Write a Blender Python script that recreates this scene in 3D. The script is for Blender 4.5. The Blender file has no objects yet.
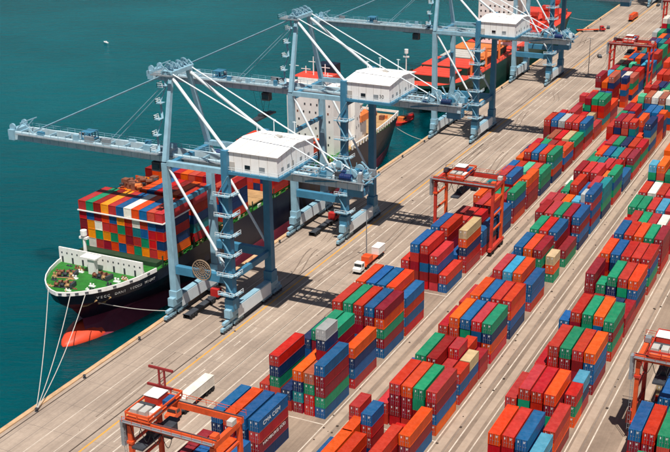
import bpy, math, random
from mathutils import Vector, Matrix
from mathutils.bvhtree import BVHTree
random.seed(7)
R = math.radians
sc = bpy.context.scene
COL = sc.collection
# ------------------------------------------------------------------ camera, sky, sun, exposure
CAM = Vector((159.7, 0.0, 126.77))
def setup_camera():
    ya, pi, ro = R(26.53), R(20.85), R(-0.691)
    fw = Vector((-math.sin(ya)*math.cos(pi), math.cos(ya)*math.cos(pi), -math.sin(pi)))
    r = Vector((math.cos(ya), math.sin(ya), 0)); u = r.cross(fw)
    r2 = r*math.cos(ro)+u*math.sin(ro); u2 = -r*math.sin(ro)+u*math.cos(ro)
    m = Matrix(((r2.x, u2.x, -fw.x, CAM.x), (r2.y, u2.y, -fw.y, CAM.y), (r2.z, u2.z, -fw.z, CAM.z), (0, 0, 0, 1)))
    cd = bpy.data.cameras.new('camera'); co = bpy.data.objects.new('camera', cd); COL.objects.link(co)
    co.matrix_world = m
    cd.sensor_width = 36; cd.lens = 36*1120.0/670; cd.clip_end = 8000; cd.clip_start = 1
    sc.camera = co
    return fw
FW = setup_camera()
SUN_DIR = Vector((0.24, -0.36, 1.0)).normalized()          # towards the sun
sun_el = math.asin(SUN_DIR.z); sun_az = math.atan2(SUN_DIR.x, SUN_DIR.y)
w = bpy.data.worlds.new('World'); sc.world = w; w.use_nodes = True
nt = w.node_tree; bg = nt.nodes['Background']
sky = nt.nodes.new('ShaderNodeTexSky'); sky.sky_type = 'NISHITA'; sky.sun_disc = False
sky.sun_elevation = sun_el; sky.sun_rotation = sun_az; sky.air_density = 1.0; sky.dust_density = 1.0; sky.ozone_density = 1.0
nt.links.new(sky.outputs['Color'], bg.inputs['Color']); bg.inputs['Strength'].default_value = 0.052
sl = bpy.data.lights.new('sun', 'SUN'); sl.energy = 5.0; sl.angle = R(0.5); sl.color = (1.0, 0.955, 0.89)
so = bpy.data.objects.new('sun', sl); COL.objects.link(so)
so.rotation_euler = (-SUN_DIR).to_track_quat('-Z', 'Y').to_euler(); so.location = (0, 0, 300)
sc.view_settings.view_transform = 'Standard'; sc.view_settings.look = 'None'
sc.view_settings.exposure = 0.13; sc.view_settings.gamma = 1.0; sc.view_settings.use_curve_mapping = False
sc.cycles.max_bounces = 6; sc.cycles.diffuse_bounces = 3; sc.cycles.glossy_bounces = 3

# ------------------------------------------------------------------ helpers
def c(r, g, b):
    f = lambda v: (v/255/12.92) if v/255 <= 0.04045 else ((v/255+0.055)/1.055)**2.4
    return (f(r), f(g), f(b), 1)

class MB:
    def __init__(s): s.v = []; s.f = []; s.m = []
    def poly(s, pts, faces, m=0):
        o = len(s.v); s.v += [tuple(p) for p in pts]
        for f in faces: s.f.append(tuple(o+i for i in f)); s.m.append(m)
        return s
    def box(s, x0, x1, y0, y1, z0, z1, m=0):
        return s.poly([(x0,y0,z0),(x1,y0,z0),(x1,y1,z0),(x0,y1,z0),(x0,y0,z1),(x1,y0,z1),(x1,y1,z1),(x0,y1,z1)],
                      [(0,3,2,1),(4,5,6,7),(0,1,5,4),(1,2,6,5),(2,3,7,6),(3,0,4,7)], m)
    def beam(s, p, q, wd, ht, m=0, w2=None, h2=None):
        p = Vector(p); q = Vector(q); d = (q-p).normalized()
        up = Vector((0,0,1)) if abs(d.z) < 0.95 else Vector((0,1,0))
        a = d.cross(up).normalized(); b = a.cross(d).normalized()
        w2 = wd if w2 is None else w2; h2 = ht if h2 is None else h2
        pts = []
        for o, ww, hh in ((p, wd, ht), (q, w2, h2)):
            for sa, sb in ((-1,-1),(1,-1),(1,1),(-1,1)): pts.append(o+a*sa*ww/2+b*sb*hh/2)
        return s.poly(pts, [(3,2,1,0),(4,5,6,7),(0,1,5,4),(1,2,6,5),(2,3,7,6),(3,0,4,7)], m)
    def tube(s, p, q, r0, r1=None, n=8, m=0, caps=True):
        r1 = r0 if r1 is None else r1
        p = Vector(p); q = Vector(q); d = (q-p).normalized()
        up = Vector((0,0,1)) if abs(d.z) < 0.95 else Vector((0,1,0))
        a = d.cross(up).normalized(); b = a.cross(d).normalized()
        pts = []
        for o, r in ((p, r0), (q, r1)):
            for i in range(n):
                t = 2*math.pi*i/n; pts.append(o+(a*math.cos(t)+b*math.sin(t))*r)
        fs = [(i, (i+1) % n, n+(i+1) % n, n+i) for i in range(n)]
        if caps: fs += [tuple(reversed(range(n))), tuple(range(n, 2*n))]
        return s.poly(pts, fs, m)
    def path(s, pts, r, n=6, m=0):
        for a, b in zip(pts, pts[1:]): s.tube(a, b, r, r, n, m)
        return s
    def ring(s, ctr, axis, rad, thick, n=20, m=0):
        ctr = Vector(ctr); ax = Vector(axis).normalized()
        up = Vector((0,0,1)) if abs(ax.z) < 0.9 else Vector((0,1,0))
        a = ax.cross(up).normalized(); b = a.cross(ax).normalized()
        P = [ctr+(a*math.cos(2*math.pi*i/n)+b*math.sin(2*math.pi*i/n))*rad for i in range(n)]
        for i in range(n): s.beam(P[i], P[(i+1) % n], thick, thick, m)
        return s
    def prism(s, poly, z0, z1, m=0):
        n = len(poly)
        pts = [(x, y, z0) for x, y in poly]+[(x, y, z1) for x, y in poly]
        return s.poly(pts, [tuple(reversed(range(n))), tuple(range(n, 2*n))]+[(i, (i+1) % n, n+(i+1) % n, n+i) for i in range(n)], m)
    def mesh(s, name, mats):
        me = bpy.data.meshes.new(name); me.from_pydata(s.v, [], s.f)
        for mt in (mats if isinstance(mats, (list, tuple)) else [mats]): me.materials.append(mt)
        if any(s.m): me.polygons.foreach_set('material_index', s.m)
        me.update(); return me
    def build(s, name, mats, parent=None, loc=None, smooth=False):
        me = s.mesh(name, mats)
        if smooth: me.polygons.foreach_set('use_smooth', [True]*len(me.polygons))
        o = bpy.data.objects.new(name, me); COL.objects.link(o)
        if parent: o.parent = parent
        if loc: o.location = loc
        return o
def empty(name, loc=(0,0,0), rz=0):
    o = bpy.data.objects.new(name, None); COL.objects.link(o); o.location = loc; o.rotation_euler = (0,0,rz); o.empty_display_size = 0.5
    return o
def tag(o, label=None, cat=None, group=None, kind=None):
    if label: o['label'] = label
    if cat: o['category'] = cat
    if group: o['group'] = group
    if kind: o['kind'] = kind
    return o
def copy_tree(o, parent=None):
    k = o.copy(); COL.objects.link(k)
    if parent: k.parent = parent
    for ch in KIDS.get(o.name, []): copy_tree(ch, k)
    return k
KIDS = {}
def index_kids(root):
    KIDS.clear()
    for o in bpy.data.objects:
        if o.parent: KIDS.setdefault(o.parent.name, []).append(o)

# ------------------------------------------------------------------ materials
def N(t, typ, **kw):
    n = t.nodes.new(typ)
    for k, v in kw.items():
        if k in n.inputs: n.inputs[k].default_value = v
        else: setattr(n, k, v)
    return n
def paint(name, rgb, rough=0.5, metal=0.0, var=0.12, scale=0.6, dirt=0.0, dirt_rgb=None, bump=0.0, spec=0.4, bscale=3.0):
    mt = bpy.data.materials.new(name); mt.use_nodes = True; t = mt.node_tree; b = t.nodes['Principled BSDF']
    L = t.links.new
    tc = N(t, 'ShaderNodeTexCoord')
    n1 = N(t, 'ShaderNodeTexNoise', Scale=scale, Detail=6.0, Roughness=0.65); L(tc.outputs['Object'], n1.inputs['Vector'])
    mr = N(t, 'ShaderNodeMapRange'); mr.inputs['From Min'].default_value = 0.3; mr.inputs['From Max'].default_value = 0.7
    mr.inputs['To Min'].default_value = 1-var; mr.inputs['To Max'].default_value = 1+var
    L(n1.outputs['Fac'], mr.inputs['Value'])
    mul = N(t, 'ShaderNodeVectorMath', operation='MULTIPLY'); mul.inputs[0].default_value = rgb[:3]; L(mr.outputs['Result'], mul.inputs[1])
    out = mul.outputs[0]
    if dirt > 0:
        mp = N(t, 'ShaderNodeMapping'); mp.inputs['Scale'].default_value = (1.3, 1.3, 0.25); L(tc.outputs['Object'], mp.inputs['Vector'])
        n2 = N(t, 'ShaderNodeTexNoise', Scale=scale*1.7, Detail=8.0, Roughness=0.7); L(mp.outputs[0], n2.inputs['Vector'])
        r2 = N(t, 'ShaderNodeMapRange'); r2.inputs['From Min'].default_value = 0.52; r2.inputs['From Max'].default_value = 0.75; r2.inputs['To Max'].default_value = dirt
        L(n2.outputs['Fac'], r2.inputs['Value'])
        mx = N(t, 'ShaderNodeMix', data_type='RGBA'); L(r2.outputs[0], mx.inputs[0]); L(out, mx.inputs[6]); mx.inputs[7].default_value = dirt_rgb or c(95, 70, 55)
        out = mx.outputs[2]
    L(out, b.inputs['Base Color'])
    b.inputs['Roughness'].default_value = rough; b.inputs['Metallic'].default_value = metal; b.inputs['Specular IOR Level'].default_value = spec
    if bump > 0:
        n3 = N(t, 'ShaderNodeTexNoise', Scale=bscale, Detail=4.0); L(tc.outputs['Object'], n3.inputs['Vector'])
        bp = N(t, 'ShaderNodeBump', Strength=bump, Distance=0.05); L(n3.outputs['Fac'], bp.inputs['Height']); L(bp.outputs[0], b.inputs['Normal'])
    return mt

def container_paint(name, rgb):
    mt = bpy.data.materials.new(name); mt.use_nodes = True; t = mt.node_tree; b = t.nodes['Principled BSDF']; L = t.links.new
    tc = N(t, 'ShaderNodeTexCoord'); oi = N(t, 'ShaderNodeObjectInfo'); geo = N(t, 'ShaderNodeNewGeometry')
    # position scrambled per object so that no two containers wear alike
    off = N(t, 'ShaderNodeVectorMath', operation='SCALE'); off.inputs['Scale'].default_value = 0.35; L(oi.outputs['Location'], off.inputs[0])
    add = N(t, 'ShaderNodeVectorMath', operation='ADD'); L(tc.outputs['Object'], add.inputs[0]); L(off.outputs[0], add.inputs[1])
    n1 = N(t, 'ShaderNodeTexNoise', Scale=0.45, Detail=7.0, Roughness=0.7); L(add.outputs[0], n1.inputs['Vector'])
    mr = N(t, 'ShaderNodeMapRange'); mr.inputs['From Min'].default_value = 0.3; mr.inputs['From Max'].default_value = 0.7
    mr.inputs['To Min'].default_value = 0.78; mr.inputs['To Max'].default_value = 1.18; L(n1.outputs['Fac'], mr.inputs['Value'])
    rmix = N(t, 'ShaderNodeMix'); L(oi.outputs['Object Index'], rmix.inputs[0]); L(oi.outputs['Random'], rmix.inputs[2]); L(geo.outputs['Random Per Island'], rmix.inputs[3])
    rnd = rmix.outputs[0]
    rv = N(t, 'ShaderNodeMapRange'); rv.inputs['To Min'].default_value = 0.78; rv.inputs['To Max'].default_value = 1.2; L(rnd, rv.inputs['Value'])
    m1 = N(t, 'ShaderNodeMath', operation='MULTIPLY'); L(mr.outputs[0], m1.inputs[0]); L(rv.outputs[0], m1.inputs[1])
    mul = N(t, 'ShaderNodeVectorMath', operation='MULTIPLY'); L(m1.outputs[0], mul.inputs[1])
    hs = N(t, 'ShaderNodeHueSaturation'); hs.inputs['Color'].default_value = rgb
    r7 = N(t, 'ShaderNodeMath', operation='MULTIPLY'); r7.inputs[1].default_value = 7.31; L(rnd, r7.inputs[0])
    fr7 = N(t, 'ShaderNodeMath', operation='FRACT'); L(r7.outputs[0], fr7.inputs[0])
    hm = N(t, 'ShaderNodeMapRange'); hm.inputs['To Min'].default_value = 0.492; hm.inputs['To Max'].default_value = 0.508; L(fr7.outputs[0], hm.inputs['Value']); L(hm.outputs[0], hs.inputs['Hue'])
    r3 = N(t, 'ShaderNodeMath', operation='MULTIPLY'); r3.inputs[1].default_value = 3.77; L(rnd, r3.inputs[0])
    fr3 = N(t, 'ShaderNodeMath', operation='FRACT'); L(r3.outputs[0], fr3.inputs[0])
    sm = N(t, 'ShaderNodeMapRange'); sm.inputs['To Min'].default_value = 1.0; sm.inputs['To Max'].default_value = 1.15; L(fr3.outputs[0], sm.inputs['Value']); L(sm.outputs[0], hs.inputs['Saturation'])
    L(hs.outputs[0], mul.inputs[0])
    # rust and scuff patches
    n2 = N(t, 'ShaderNodeTexNoise', Scale=1.6, Detail=9.0, Roughness=0.75); L(add.outputs[0], n2.inputs['Vector'])
    r2 = N(t, 'ShaderNodeMapRange'); r2.inputs['From Min'].default_value = 0.6; r2.inputs['From Max'].default_value = 0.74; r2.inputs['To Max'].default_value = 0.3; L(n2.outputs['Fac'], r2.inputs['Value'])
    mx = N(t, 'ShaderNodeMix', data_type='RGBA'); L(r2.outputs[0], mx.inputs[0]); L(mul.outputs[0], mx.inputs[6]); mx.inputs[7].default_value = c(120, 82, 62)
    # streaks down the walls, chalky wear on the roofs
    mps = N(t, 'ShaderNodeMapping'); mps.inputs['Scale'].default_value = (2.2, 2.2, 0.22); L(add.outputs[0], mps.inputs['Vector'])
    n4 = N(t, 'ShaderNodeTexNoise', Scale=1.5, Detail=5.0, Roughness=0.7); L(mps.outputs[0], n4.inputs['Vector'])
    r4 = N(t, 'ShaderNodeMapRange'); r4.inputs['From Min'].default_value = 0.5; r4.inputs['From Max'].default_value = 0.72; r4.inputs['To Max'].default_value = 0.15; L(n4.outputs['Fac'], r4.inputs['Value'])
    mx2 = N(t, 'ShaderNodeMix', data_type='RGBA'); L(r4.outputs[0], mx2.inputs[0]); L(mx.outputs[2], mx2.inputs[6]); mx2.inputs[7].default_value = c(112, 92, 82)
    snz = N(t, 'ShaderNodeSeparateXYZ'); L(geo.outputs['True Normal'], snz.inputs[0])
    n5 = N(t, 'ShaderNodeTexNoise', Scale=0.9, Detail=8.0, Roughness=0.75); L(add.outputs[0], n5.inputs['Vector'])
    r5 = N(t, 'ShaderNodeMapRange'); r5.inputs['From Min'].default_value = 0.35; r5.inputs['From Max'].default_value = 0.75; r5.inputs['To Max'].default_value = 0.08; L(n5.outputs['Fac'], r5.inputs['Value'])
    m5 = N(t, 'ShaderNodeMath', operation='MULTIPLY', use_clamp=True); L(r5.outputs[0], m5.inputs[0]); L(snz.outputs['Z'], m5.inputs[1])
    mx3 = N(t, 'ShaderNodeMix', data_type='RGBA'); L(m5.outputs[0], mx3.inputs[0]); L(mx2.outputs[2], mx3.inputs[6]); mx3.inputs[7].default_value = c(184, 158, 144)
    L(mx3.outputs[2], b.inputs['Base Color'])
    b.inputs['Roughness'].default_value = 0.55; b.inputs['Specular IOR Level'].default_value = 0.3
    # corrugation: waves along y on sides and roof, along x on the blank end
    sep = N(t, 'ShaderNodeSeparateXYZ'); L(tc.outputs['Object'], sep.inputs[0])
    sn = N(t, 'ShaderNodeSeparateXYZ'); L(geo.outputs['True Normal'], sn.inputs[0])
    ay = N(t, 'ShaderNodeMath', operation='ABSOLUTE'); L(sn.outputs['Y'], ay.inputs[0])
    mxx = N(t, 'ShaderNodeMix'); L(ay.outputs[0], mxx.inputs[0]); L(sep.outputs['Y'], mxx.inputs[2]); L(sep.outputs['X'], mxx.inputs[3])
    fr = N(t, 'ShaderNodeMath', operation='MULTIPLY'); fr.inputs[1].default_value = 2*math.pi/0.42; L(mxx.outputs[0], fr.inputs[0])
    si = N(t, 'ShaderNodeMath', operation='SINE'); L(fr.outputs[0], si.inputs[0])
    cl = N(t, 'ShaderNodeMapRange'); cl.inputs['From Min'].default_value = -0.5; cl.inputs['From Max'].default_value = 0.5; L(si.outputs[0], cl.inputs['Value'])
    bp = N(t, 'ShaderNodeBump', Strength=0.4, Distance=0.035); L(cl.outputs[0], bp.inputs['Height']); L(bp.outputs[0], b.inputs['Normal'])
    return mt

def ground_mat(name, lo, hi):
    mt = bpy.data.materials.new(name); mt.use_nodes = True; t = mt.node_tree; b = t.nodes['Principled BSDF']; L = t.links.new
    tc = N(t, 'ShaderNodeTexCoord')
    base = N(t, 'ShaderNodeTexNoise', Scale=0.05, Detail=8.0, Roughness=0.6); L(tc.outputs['Object'], base.inputs['Vector'])
    mp = N(t, 'ShaderNodeMapping'); mp.inputs['Scale'].default_value = (0.9, 0.012, 1); L(tc.outputs['Object'], mp.inputs['Vector'])
    st = N(t, 'ShaderNodeTexNoise', Scale=1.0, Detail=6.0, Roughness=0.6); L(mp.outputs[0], st.inputs['Vector'])
    mp3 = N(t, 'ShaderNodeMapping'); mp3.inputs['Scale'].default_value = (2.6, 0.03, 1); L(tc.outputs['Object'], mp3.inputs['Vector'])
    st2 = N(t, 'ShaderNodeTexNoise', Scale=1.0, Detail=4.0, Roughness=0.6); L(mp3.outputs[0], st2.inputs['Vector'])
    fine = N(t, 'ShaderNodeTexNoise', Scale=1.1, Detail=8.0, Roughness=0.75); L(tc.outputs['Object'], fine.inputs['Vector'])
    r1 = N(t, 'ShaderNodeValToRGB'); L(base.outputs['Fac'], r1.inputs[0])
    r1.color_ramp.elements[0].position = 0.33; r1.color_ramp.elements[0].color = lo
    r1.color_ramp.elements[1].position = 0.68; r1.color_ramp.elements[1].color = hi
    def mulby(col, src, a, z, lo, hi):
        mr = N(t, 'ShaderNodeMapRange'); mr.inputs['From Min'].default_value = a; mr.inputs['From Max'].default_value = z
        mr.inputs['To Min'].default_value = lo; mr.inputs['To Max'].default_value = hi; L(src, mr.inputs['Value'])
        m = N(t, 'ShaderNodeVectorMath', operation='MULTIPLY'); L(col, m.inputs[0]); L(mr.outputs[0], m.inputs[1]); return m.outputs[0]
    col = mulby(r1.outputs[0], st.outputs['Fac'], 0.3, 0.7, 0.82, 1.12)
    col = mulby(col, st2.outputs['Fac'], 0.3, 0.7, 0.92, 1.06)
    col = mulby(col, fine.outputs['Fac'], 0.3, 0.7, 0.88, 1.1)
    # oil stains
    vo = N(t, 'ShaderNodeTexNoise', Scale=0.16, Detail=9.0, Roughness=0.7); L(tc.outputs['Object'], vo.inputs['Vector'])
    col = mulby(col, vo.outputs['Fac'], 0.60, 0.72, 1.0, 0.66)
    L(col, b.inputs['Base Color']); b.inputs['Roughness'].default_value = 0.85; b.inputs['Specular IOR Level'].default_value = 0.25
    bp = N(t, 'ShaderNodeBump', Strength=0.25, Distance=0.03); L(fine.outputs['Fac'], bp.inputs['Height']); L(bp.outputs[0], b.inputs['Normal'])
    return mt

def sea_mat():
    mt = bpy.data.materials.new('sea_water'); mt.use_nodes = True; t = mt.node_tree; b = t.nodes['Principled BSDF']; L = t.links.new
    tc = N(t, 'ShaderNodeTexCoord')
    n0 = N(t, 'ShaderNodeTexNoise', Scale=0.006, Detail=4.0); L(tc.outputs['Object'], n0.inputs['Vector'])
    r = N(t, 'ShaderNodeValToRGB'); L(n0.outputs['Fac'], r.inputs[0])
    r.color_ramp.elements[0].position = 0.35; r.color_ramp.elements[0].color = c(0, 66, 74)
    r.color_ramp.elements[1].position = 0.7; r.color_ramp.elements[1].color = c(0, 84, 92)
    L(r.outputs[0], b.inputs['Base Color'])
    b.inputs['Roughness'].default_value = 0.12; b.inputs['IOR'].default_value = 1.33; b.inputs['Specular IOR Level'].default_value = 0.045
    b.inputs['Subsurface Weight'].default_value = 1.0; b.inputs['Subsurface Radius'].default_value = (1, 1, 1); b.inputs['Subsurface Scale'].default_value = 160.0
    m0 = N(t, 'ShaderNodeMapping'); m0.inputs['Rotation'].default_value = (0, 0, R(-24)); L(tc.outputs['Object'], m0.inputs['Vector'])
    mp = N(t, 'ShaderNodeMapping'); mp.inputs['Scale'].default_value = (0.07, 0.22, 0.2); L(m0.outputs[0], mp.inputs['Vector'])
    n1 = N(t, 'ShaderNodeTexNoise', Scale=1.0, Detail=6.0, Roughness=0.6); n1.inputs['Distortion'].default_value = 0.4; L(mp.outputs[0], n1.inputs['Vector'])
    mp2 = N(t, 'ShaderNodeMapping'); mp2.inputs['Scale'].default_value = (0.35, 0.8, 0.2); L(m0.outputs[0], mp2.inputs['Vector'])
    n2 = N(t, 'ShaderNodeTexNoise', Scale=1.0, Detail=4.0, Roughness=0.6); L(mp2.outputs[0], n2.inputs['Vector'])
    ad = N(t, 'ShaderNodeMath', operation='MULTIPLY_ADD'); ad.inputs[1].default_value = 0.3; L(n2.outputs['Fac'], ad.inputs[0]); L(n1.outputs['Fac'], ad.inputs[2])
    wind = N(t, 'ShaderNodeTexNoise', Scale=0.011, Detail=3.0); L(tc.outputs['Object'], wind.inputs['Vector'])
    wr = N(t, 'ShaderNodeMapRange'); wr.inputs['From Min'].default_value = 0.35; wr.inputs['From Max'].default_value = 0.65; wr.inputs['To Min'].default_value = 0.55; wr.inputs['To Max'].default_value = 1.0; L(wind.outputs['Fac'], wr.inputs['Value'])
    bp = N(t, 'ShaderNodeBump', Strength=1.0, Distance=2.2); L(wr.outputs[0], bp.inputs['Strength']); L(ad.outputs[0], bp.inputs['Height']); L(bp.outputs[0], b.inputs['Normal'])
    return mt

M = {}
M['ground'] = ground_mat('apron_concrete', c(148, 131, 117), c(177, 158, 141)); M['yard'] = ground_mat('yard_paving', c(126, 109, 95), c(158, 138, 120)); M['sea'] = sea_mat()
M['white_line'] = paint('worn_white_paint', c(200, 186, 170), 0.8, var=0.25, scale=0.35, dirt=0.9, dirt_rgb=c(162, 148, 136))
M['yellow_line'] = paint('worn_yellow_paint', c(214, 152, 60), 0.8, var=0.2, scale=0.3, dirt=0.8, dirt_rgb=c(182, 150, 118))
M['joint'] = paint('dark_joint', c(128, 115, 105), 0.9, var=0.3, scale=0.3)
M['rail'] = paint('rail_groove', c(74, 62, 54), 0.7, var=0.3, scale=0.4)
M['cope'] = paint('quay_cope', c(196, 160, 122), 0.85, var=0.2, scale=0.25, dirt=0.5, dirt_rgb=c(120, 86, 62))
M['runway'] = paint('runway_concrete', c(168, 148, 130), 0.85, var=0.16, scale=0.22, dirt=0.5, dirt_rgb=c(150, 124, 100))
M['quay_wall'] = paint('quay_wall', c(90, 84, 76), 0.9, var=0.3, scale=0.3)
M['rubber'] = paint('black_rubber', c(28, 28, 30), 0.8)
M['debris'] = paint('dark_debris', c(62, 50, 42), 0.9, var=0.4)
M['crane_blue'] = paint('crane_blue', c(64, 126, 156), 0.5, var=0.16, scale=0.35, dirt=0.45, dirt_rgb=c(74, 92, 100))
M['crane_pale'] = paint('crane_pale', c(140, 178, 194), 0.5, var=0.14, scale=0.4, dirt=0.5, dirt_rgb=c(104, 122, 130))
M['crane_white'] = paint('crane_white', c(220, 228, 230), 0.5, var=0.05, scale=0.3, dirt=0.25, dirt_rgb=c(190, 180, 168))
M['crane_mid'] = paint('crane_mid_blue', c(104, 156, 180), 0.5, var=0.15, scale=0.4, dirt=0.45, dirt_rgb=c(88, 110, 120))
M['boom_pale'] = paint('boom_pale', c(182, 204, 212), 0.5, var=0.12, scale=0.4, dirt=0.5, dirt_rgb=c(124, 138, 144))
M['antenna_red'] = paint('antenna_red', c(140, 40, 40), 0.6)
M['reel'] = paint('reel_brown', c(150, 128, 106), 0.7, var=0.2)
M['tyre'] = paint('tyre_mark', c(126, 110, 97), 0.9, var=0.25, scale=0.25, dirt=0.7, dirt_rgb=c(158, 140, 123))
M['house_white'] = paint('house_white', c(244, 242, 238), 0.6, var=0.05, scale=0.3, dirt=0.25, dirt_rgb=c(196, 182, 166))
M['glass'] = paint('dark_glass', c(28, 36, 42), 0.15, spec=0.6)
M['steel'] = paint('galvanised_steel', c(150, 156, 160), 0.5, metal=0.3, var=0.2)
M['dark_steel'] = paint('dark_steel', c(58, 62, 68), 0.55, var=0.3)
M['rtg_orange'] = paint('gantry_orange', c(216, 84, 38), 0.55, var=0.2, scale=0.5, dirt=0.6, dirt_rgb=c(130, 62, 40))
M['rtg_red'] = paint('gantry_red', c(196, 58, 44), 0.55, var=0.2, scale=0.5, dirt=0.6, dirt_rgb=c(120, 48, 38))
M['navy_hull'] = paint('navy_hull', c(15, 21, 40), 0.4, var=0.15, scale=0.15, dirt=0.35, dirt_rgb=c(52, 48, 62))
M['boot_red'] = paint('boot_topping', c(132, 48, 66), 0.55, var=0.2, scale=0.15, dirt=0.5, dirt_rgb=c(86, 48, 66))
M['bulb_red'] = paint('bulb_orange', c(224, 74, 44), 0.5, var=0.12, scale=0.4)
M['deck_green'] = paint('deck_green', c(38, 112, 36), 0.7, var=0.3, scale=0.5, dirt=0.6, dirt_rgb=c(52, 88, 46))
M['ship_white'] = paint('ship_white', c(238, 235, 230), 0.5, var=0.07, scale=0.3, dirt=0.35, dirt_rgb=c(176, 150, 128))
M['coaming'] = paint('hatch_coaming_green', c(34, 62, 40), 0.7, var=0.25, scale=0.5, dirt=0.5, dirt_rgb=c(70, 56, 46))
M['rust'] = paint('rusty_machinery', c(128, 80, 60), 0.8, var=0.35, scale=1.0, dirt=0.5, dirt_rgb=c(70, 50, 42))
M['rope'] = paint('mooring_rope', c(188, 184, 176), 0.8, var=0.1)
M['hatch_tan'] = paint('hatch_tan', c(176, 140, 96), 0.8, var=0.2, scale=0.3, dirt=0.5, dirt_rgb=c(120, 84, 60))
M['green_hull'] = paint('green_hull', c(16, 62, 54), 0.5, var=0.2, scale=0.15, dirt=0.4, dirt_rgb=c(50, 60, 54))
M['deck_red'] = paint('deck_red', c(216, 70, 52), 0.65, var=0.16, scale=0.2, dirt=0.4, dirt_rgb=c(150, 66, 50))
M['hatch_orange'] = paint('hatch_orange', c(222, 120, 60), 0.65, var=0.15, scale=0.2, dirt=0.3, dirt_rgb=c(150, 90, 60))
M['hatch_grey'] = paint('hatch_grey', c(186, 180, 172), 0.7, var=0.15, scale=0.2, dirt=0.5, dirt_rgb=c(140, 118, 100))
M['lettering'] = paint('white_lettering', c(232, 232, 228), 0.6, var=0.03)
M['dark_lettering'] = paint('dark_lettering', c(70, 66, 66), 0.6, var=0.03)
M['truck_red'] = paint('truck_red', c(186, 42, 40), 0.4); M['truck_white'] = paint('truck_white', c(228, 226, 220), 0.4, var=0.05)
M['truck_orange'] = paint('truck_orange', c(222, 88, 44), 0.45)
M['lamp_grey'] = paint('lamp_grey', c(120, 122, 124), 0.5)
CC = {'r': ('red', c(180, 58, 53)), 'd': ('dark red', c(134, 34, 42)), 'o': ('orange', c(218, 84, 40)), 'b': ('blue', c(0, 84, 138)), 'n': ('navy blue', c(8, 42, 86)),
      'g': ('green', c(0, 130, 90)), 't': ('teal', c(22, 118, 124)), 'w': ('white', c(218, 212, 200)), 's': ('silver grey', c(164, 166, 164)), 'k': ('tan', c(190, 166, 130)),
      'l': ('light blue', c(82, 156, 186)), 'p': ('brown', c(160, 92, 76)), 'y': ('yellow orange', c(236, 138, 30)), 'm': ('mint green', c(88, 172, 136))}
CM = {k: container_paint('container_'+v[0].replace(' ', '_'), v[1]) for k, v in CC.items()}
CKEYS = list(CC)
CIDX = {k: i for i, k in enumerate(CKEYS)}
CMLIST = [CM[k] for k in CKEYS]

# ------------------------------------------------------------------ setting: sea, quay, ground, markings
tag(MB().box(-4000, -0.4, -800, 6000, -120, -2.5).build('sea', M['sea']), kind='structure')
g = tag(MB().poly([(1.2,-600,0),(2500,-600,0),(2500,6000,0),(1.2,6000,0)], [(0,1,2,3)]).build('ground', M['ground']), kind='structure')
tag(MB().poly([(44.6,-600,0.002),(600,-600,0.002),(600,1400,0.002),(44.6,1400,0.002)], [(0,1,2,3)]).build('yard_pavement', M['yard']), kind='structure')
q = MB(); q.box(0.0, 1.2, -600, 6000, -9, 0.28)
tag(q.build('quay_edge', M['cope']), kind='structure')
qw = tag(MB().box(-0.35, 0.0, -600, 6000, -9, -0.5).build('quay_wall', M['quay_wall']), 'dark concrete quay wall face below the cope', 'wall')
qw['kind'] = 'structure'
def strip(name, x0, x1, y0, y1, m, z=0.004):
    o = MB().poly([(x0,y0,z),(x1,y0,z),(x1,y1,z),(x0,y1,z)], [(0,1,2,3)]).build(name, m, g); return o
Y0, Y1 = 60, 1100
for x in (2.2, 19.1): strip('crane_rail', x, x+0.34, Y0, Y1, M['rail'], 0.008)
for x in (3.6, 7.4, 13.2): strip('slab_joint', x, x+0.16, Y0, Y1, M['joint'])
for x in (23.0, 30.0, 37.3): strip('slab_joint', x+1.4, x+1.52, Y0, Y1, M['joint'])
for x in (10.4, 16.2): strip('lane_line', x, x+0.2, Y0, Y1, M['white_line'])
strip('lane_line', 20.9, 21.35, Y0, Y1, M['yellow_line'], 0.008)
for x in (23.0, 27.4, 31.4, 35.4, 39.2, 43.2): strip('lane_line', x, x+0.3, Y0, Y1, M['white_line'])
for x in (25.2,):
    k = 0
    while k < 80:
        strip('lane_dash', x, x+0.26, 130+k*8.2, 133.2+k*8.2, M['white_line']); k += 1
rt = random.Random(17)
for i in range(34):
    x, y = rt.uniform(6, 40), rt.uniform(165, 640); ln = rt.uniform(14, 40); amp = rt.uniform(-4.5, 4.5); w_ = rt.uniform(0.25, 0.45)
    for dx in (0, 2.1):
        mb = MB(); P_ = []
        for k in range(13):
            u_ = k/12; P_.append((x+dx+amp*(3*u_*u_-2*u_**3), y+ln*u_))
        for (xa, ya), (xb, yb) in zip(P_, P_[1:]): mb.poly([(xa, ya, 0.011), (xa+w_, ya, 0.011), (xb+w_, yb, 0.011), (xb, yb, 0.011)], [(0,1,2,3)])
        mb.build('tyre_mark', M['tyre'], g)
for k in range(60): strip('slab_joint', 2.7, 44.0, 140.0+k*10.5, 140.1+k*10.5, M['joint'], 0.003)
EDGE = {0: 61.8, 1: 86.1, 2: 111.7, 3: 141.8}
for e in EDGE.values():
    for x in (e+0.6, e+4.6): strip('lane_line', x, x+0.28, Y0, Y1, M['white_line'])
    strip('runway_beam', e+1.4, e+3.2, Y0, Y1, M['runway'], 0.006)
    strip('runway_beam', e-19.7, e-18.0, Y0, Y1, M['runway'], 0.006)
    strip('slab_joint', e+3.5, e+3.68, Y0, Y1, M['joint'])
    strip('lane_line', e-17.2, e-16.95, Y0, Y1, M['white_line'])
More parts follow.
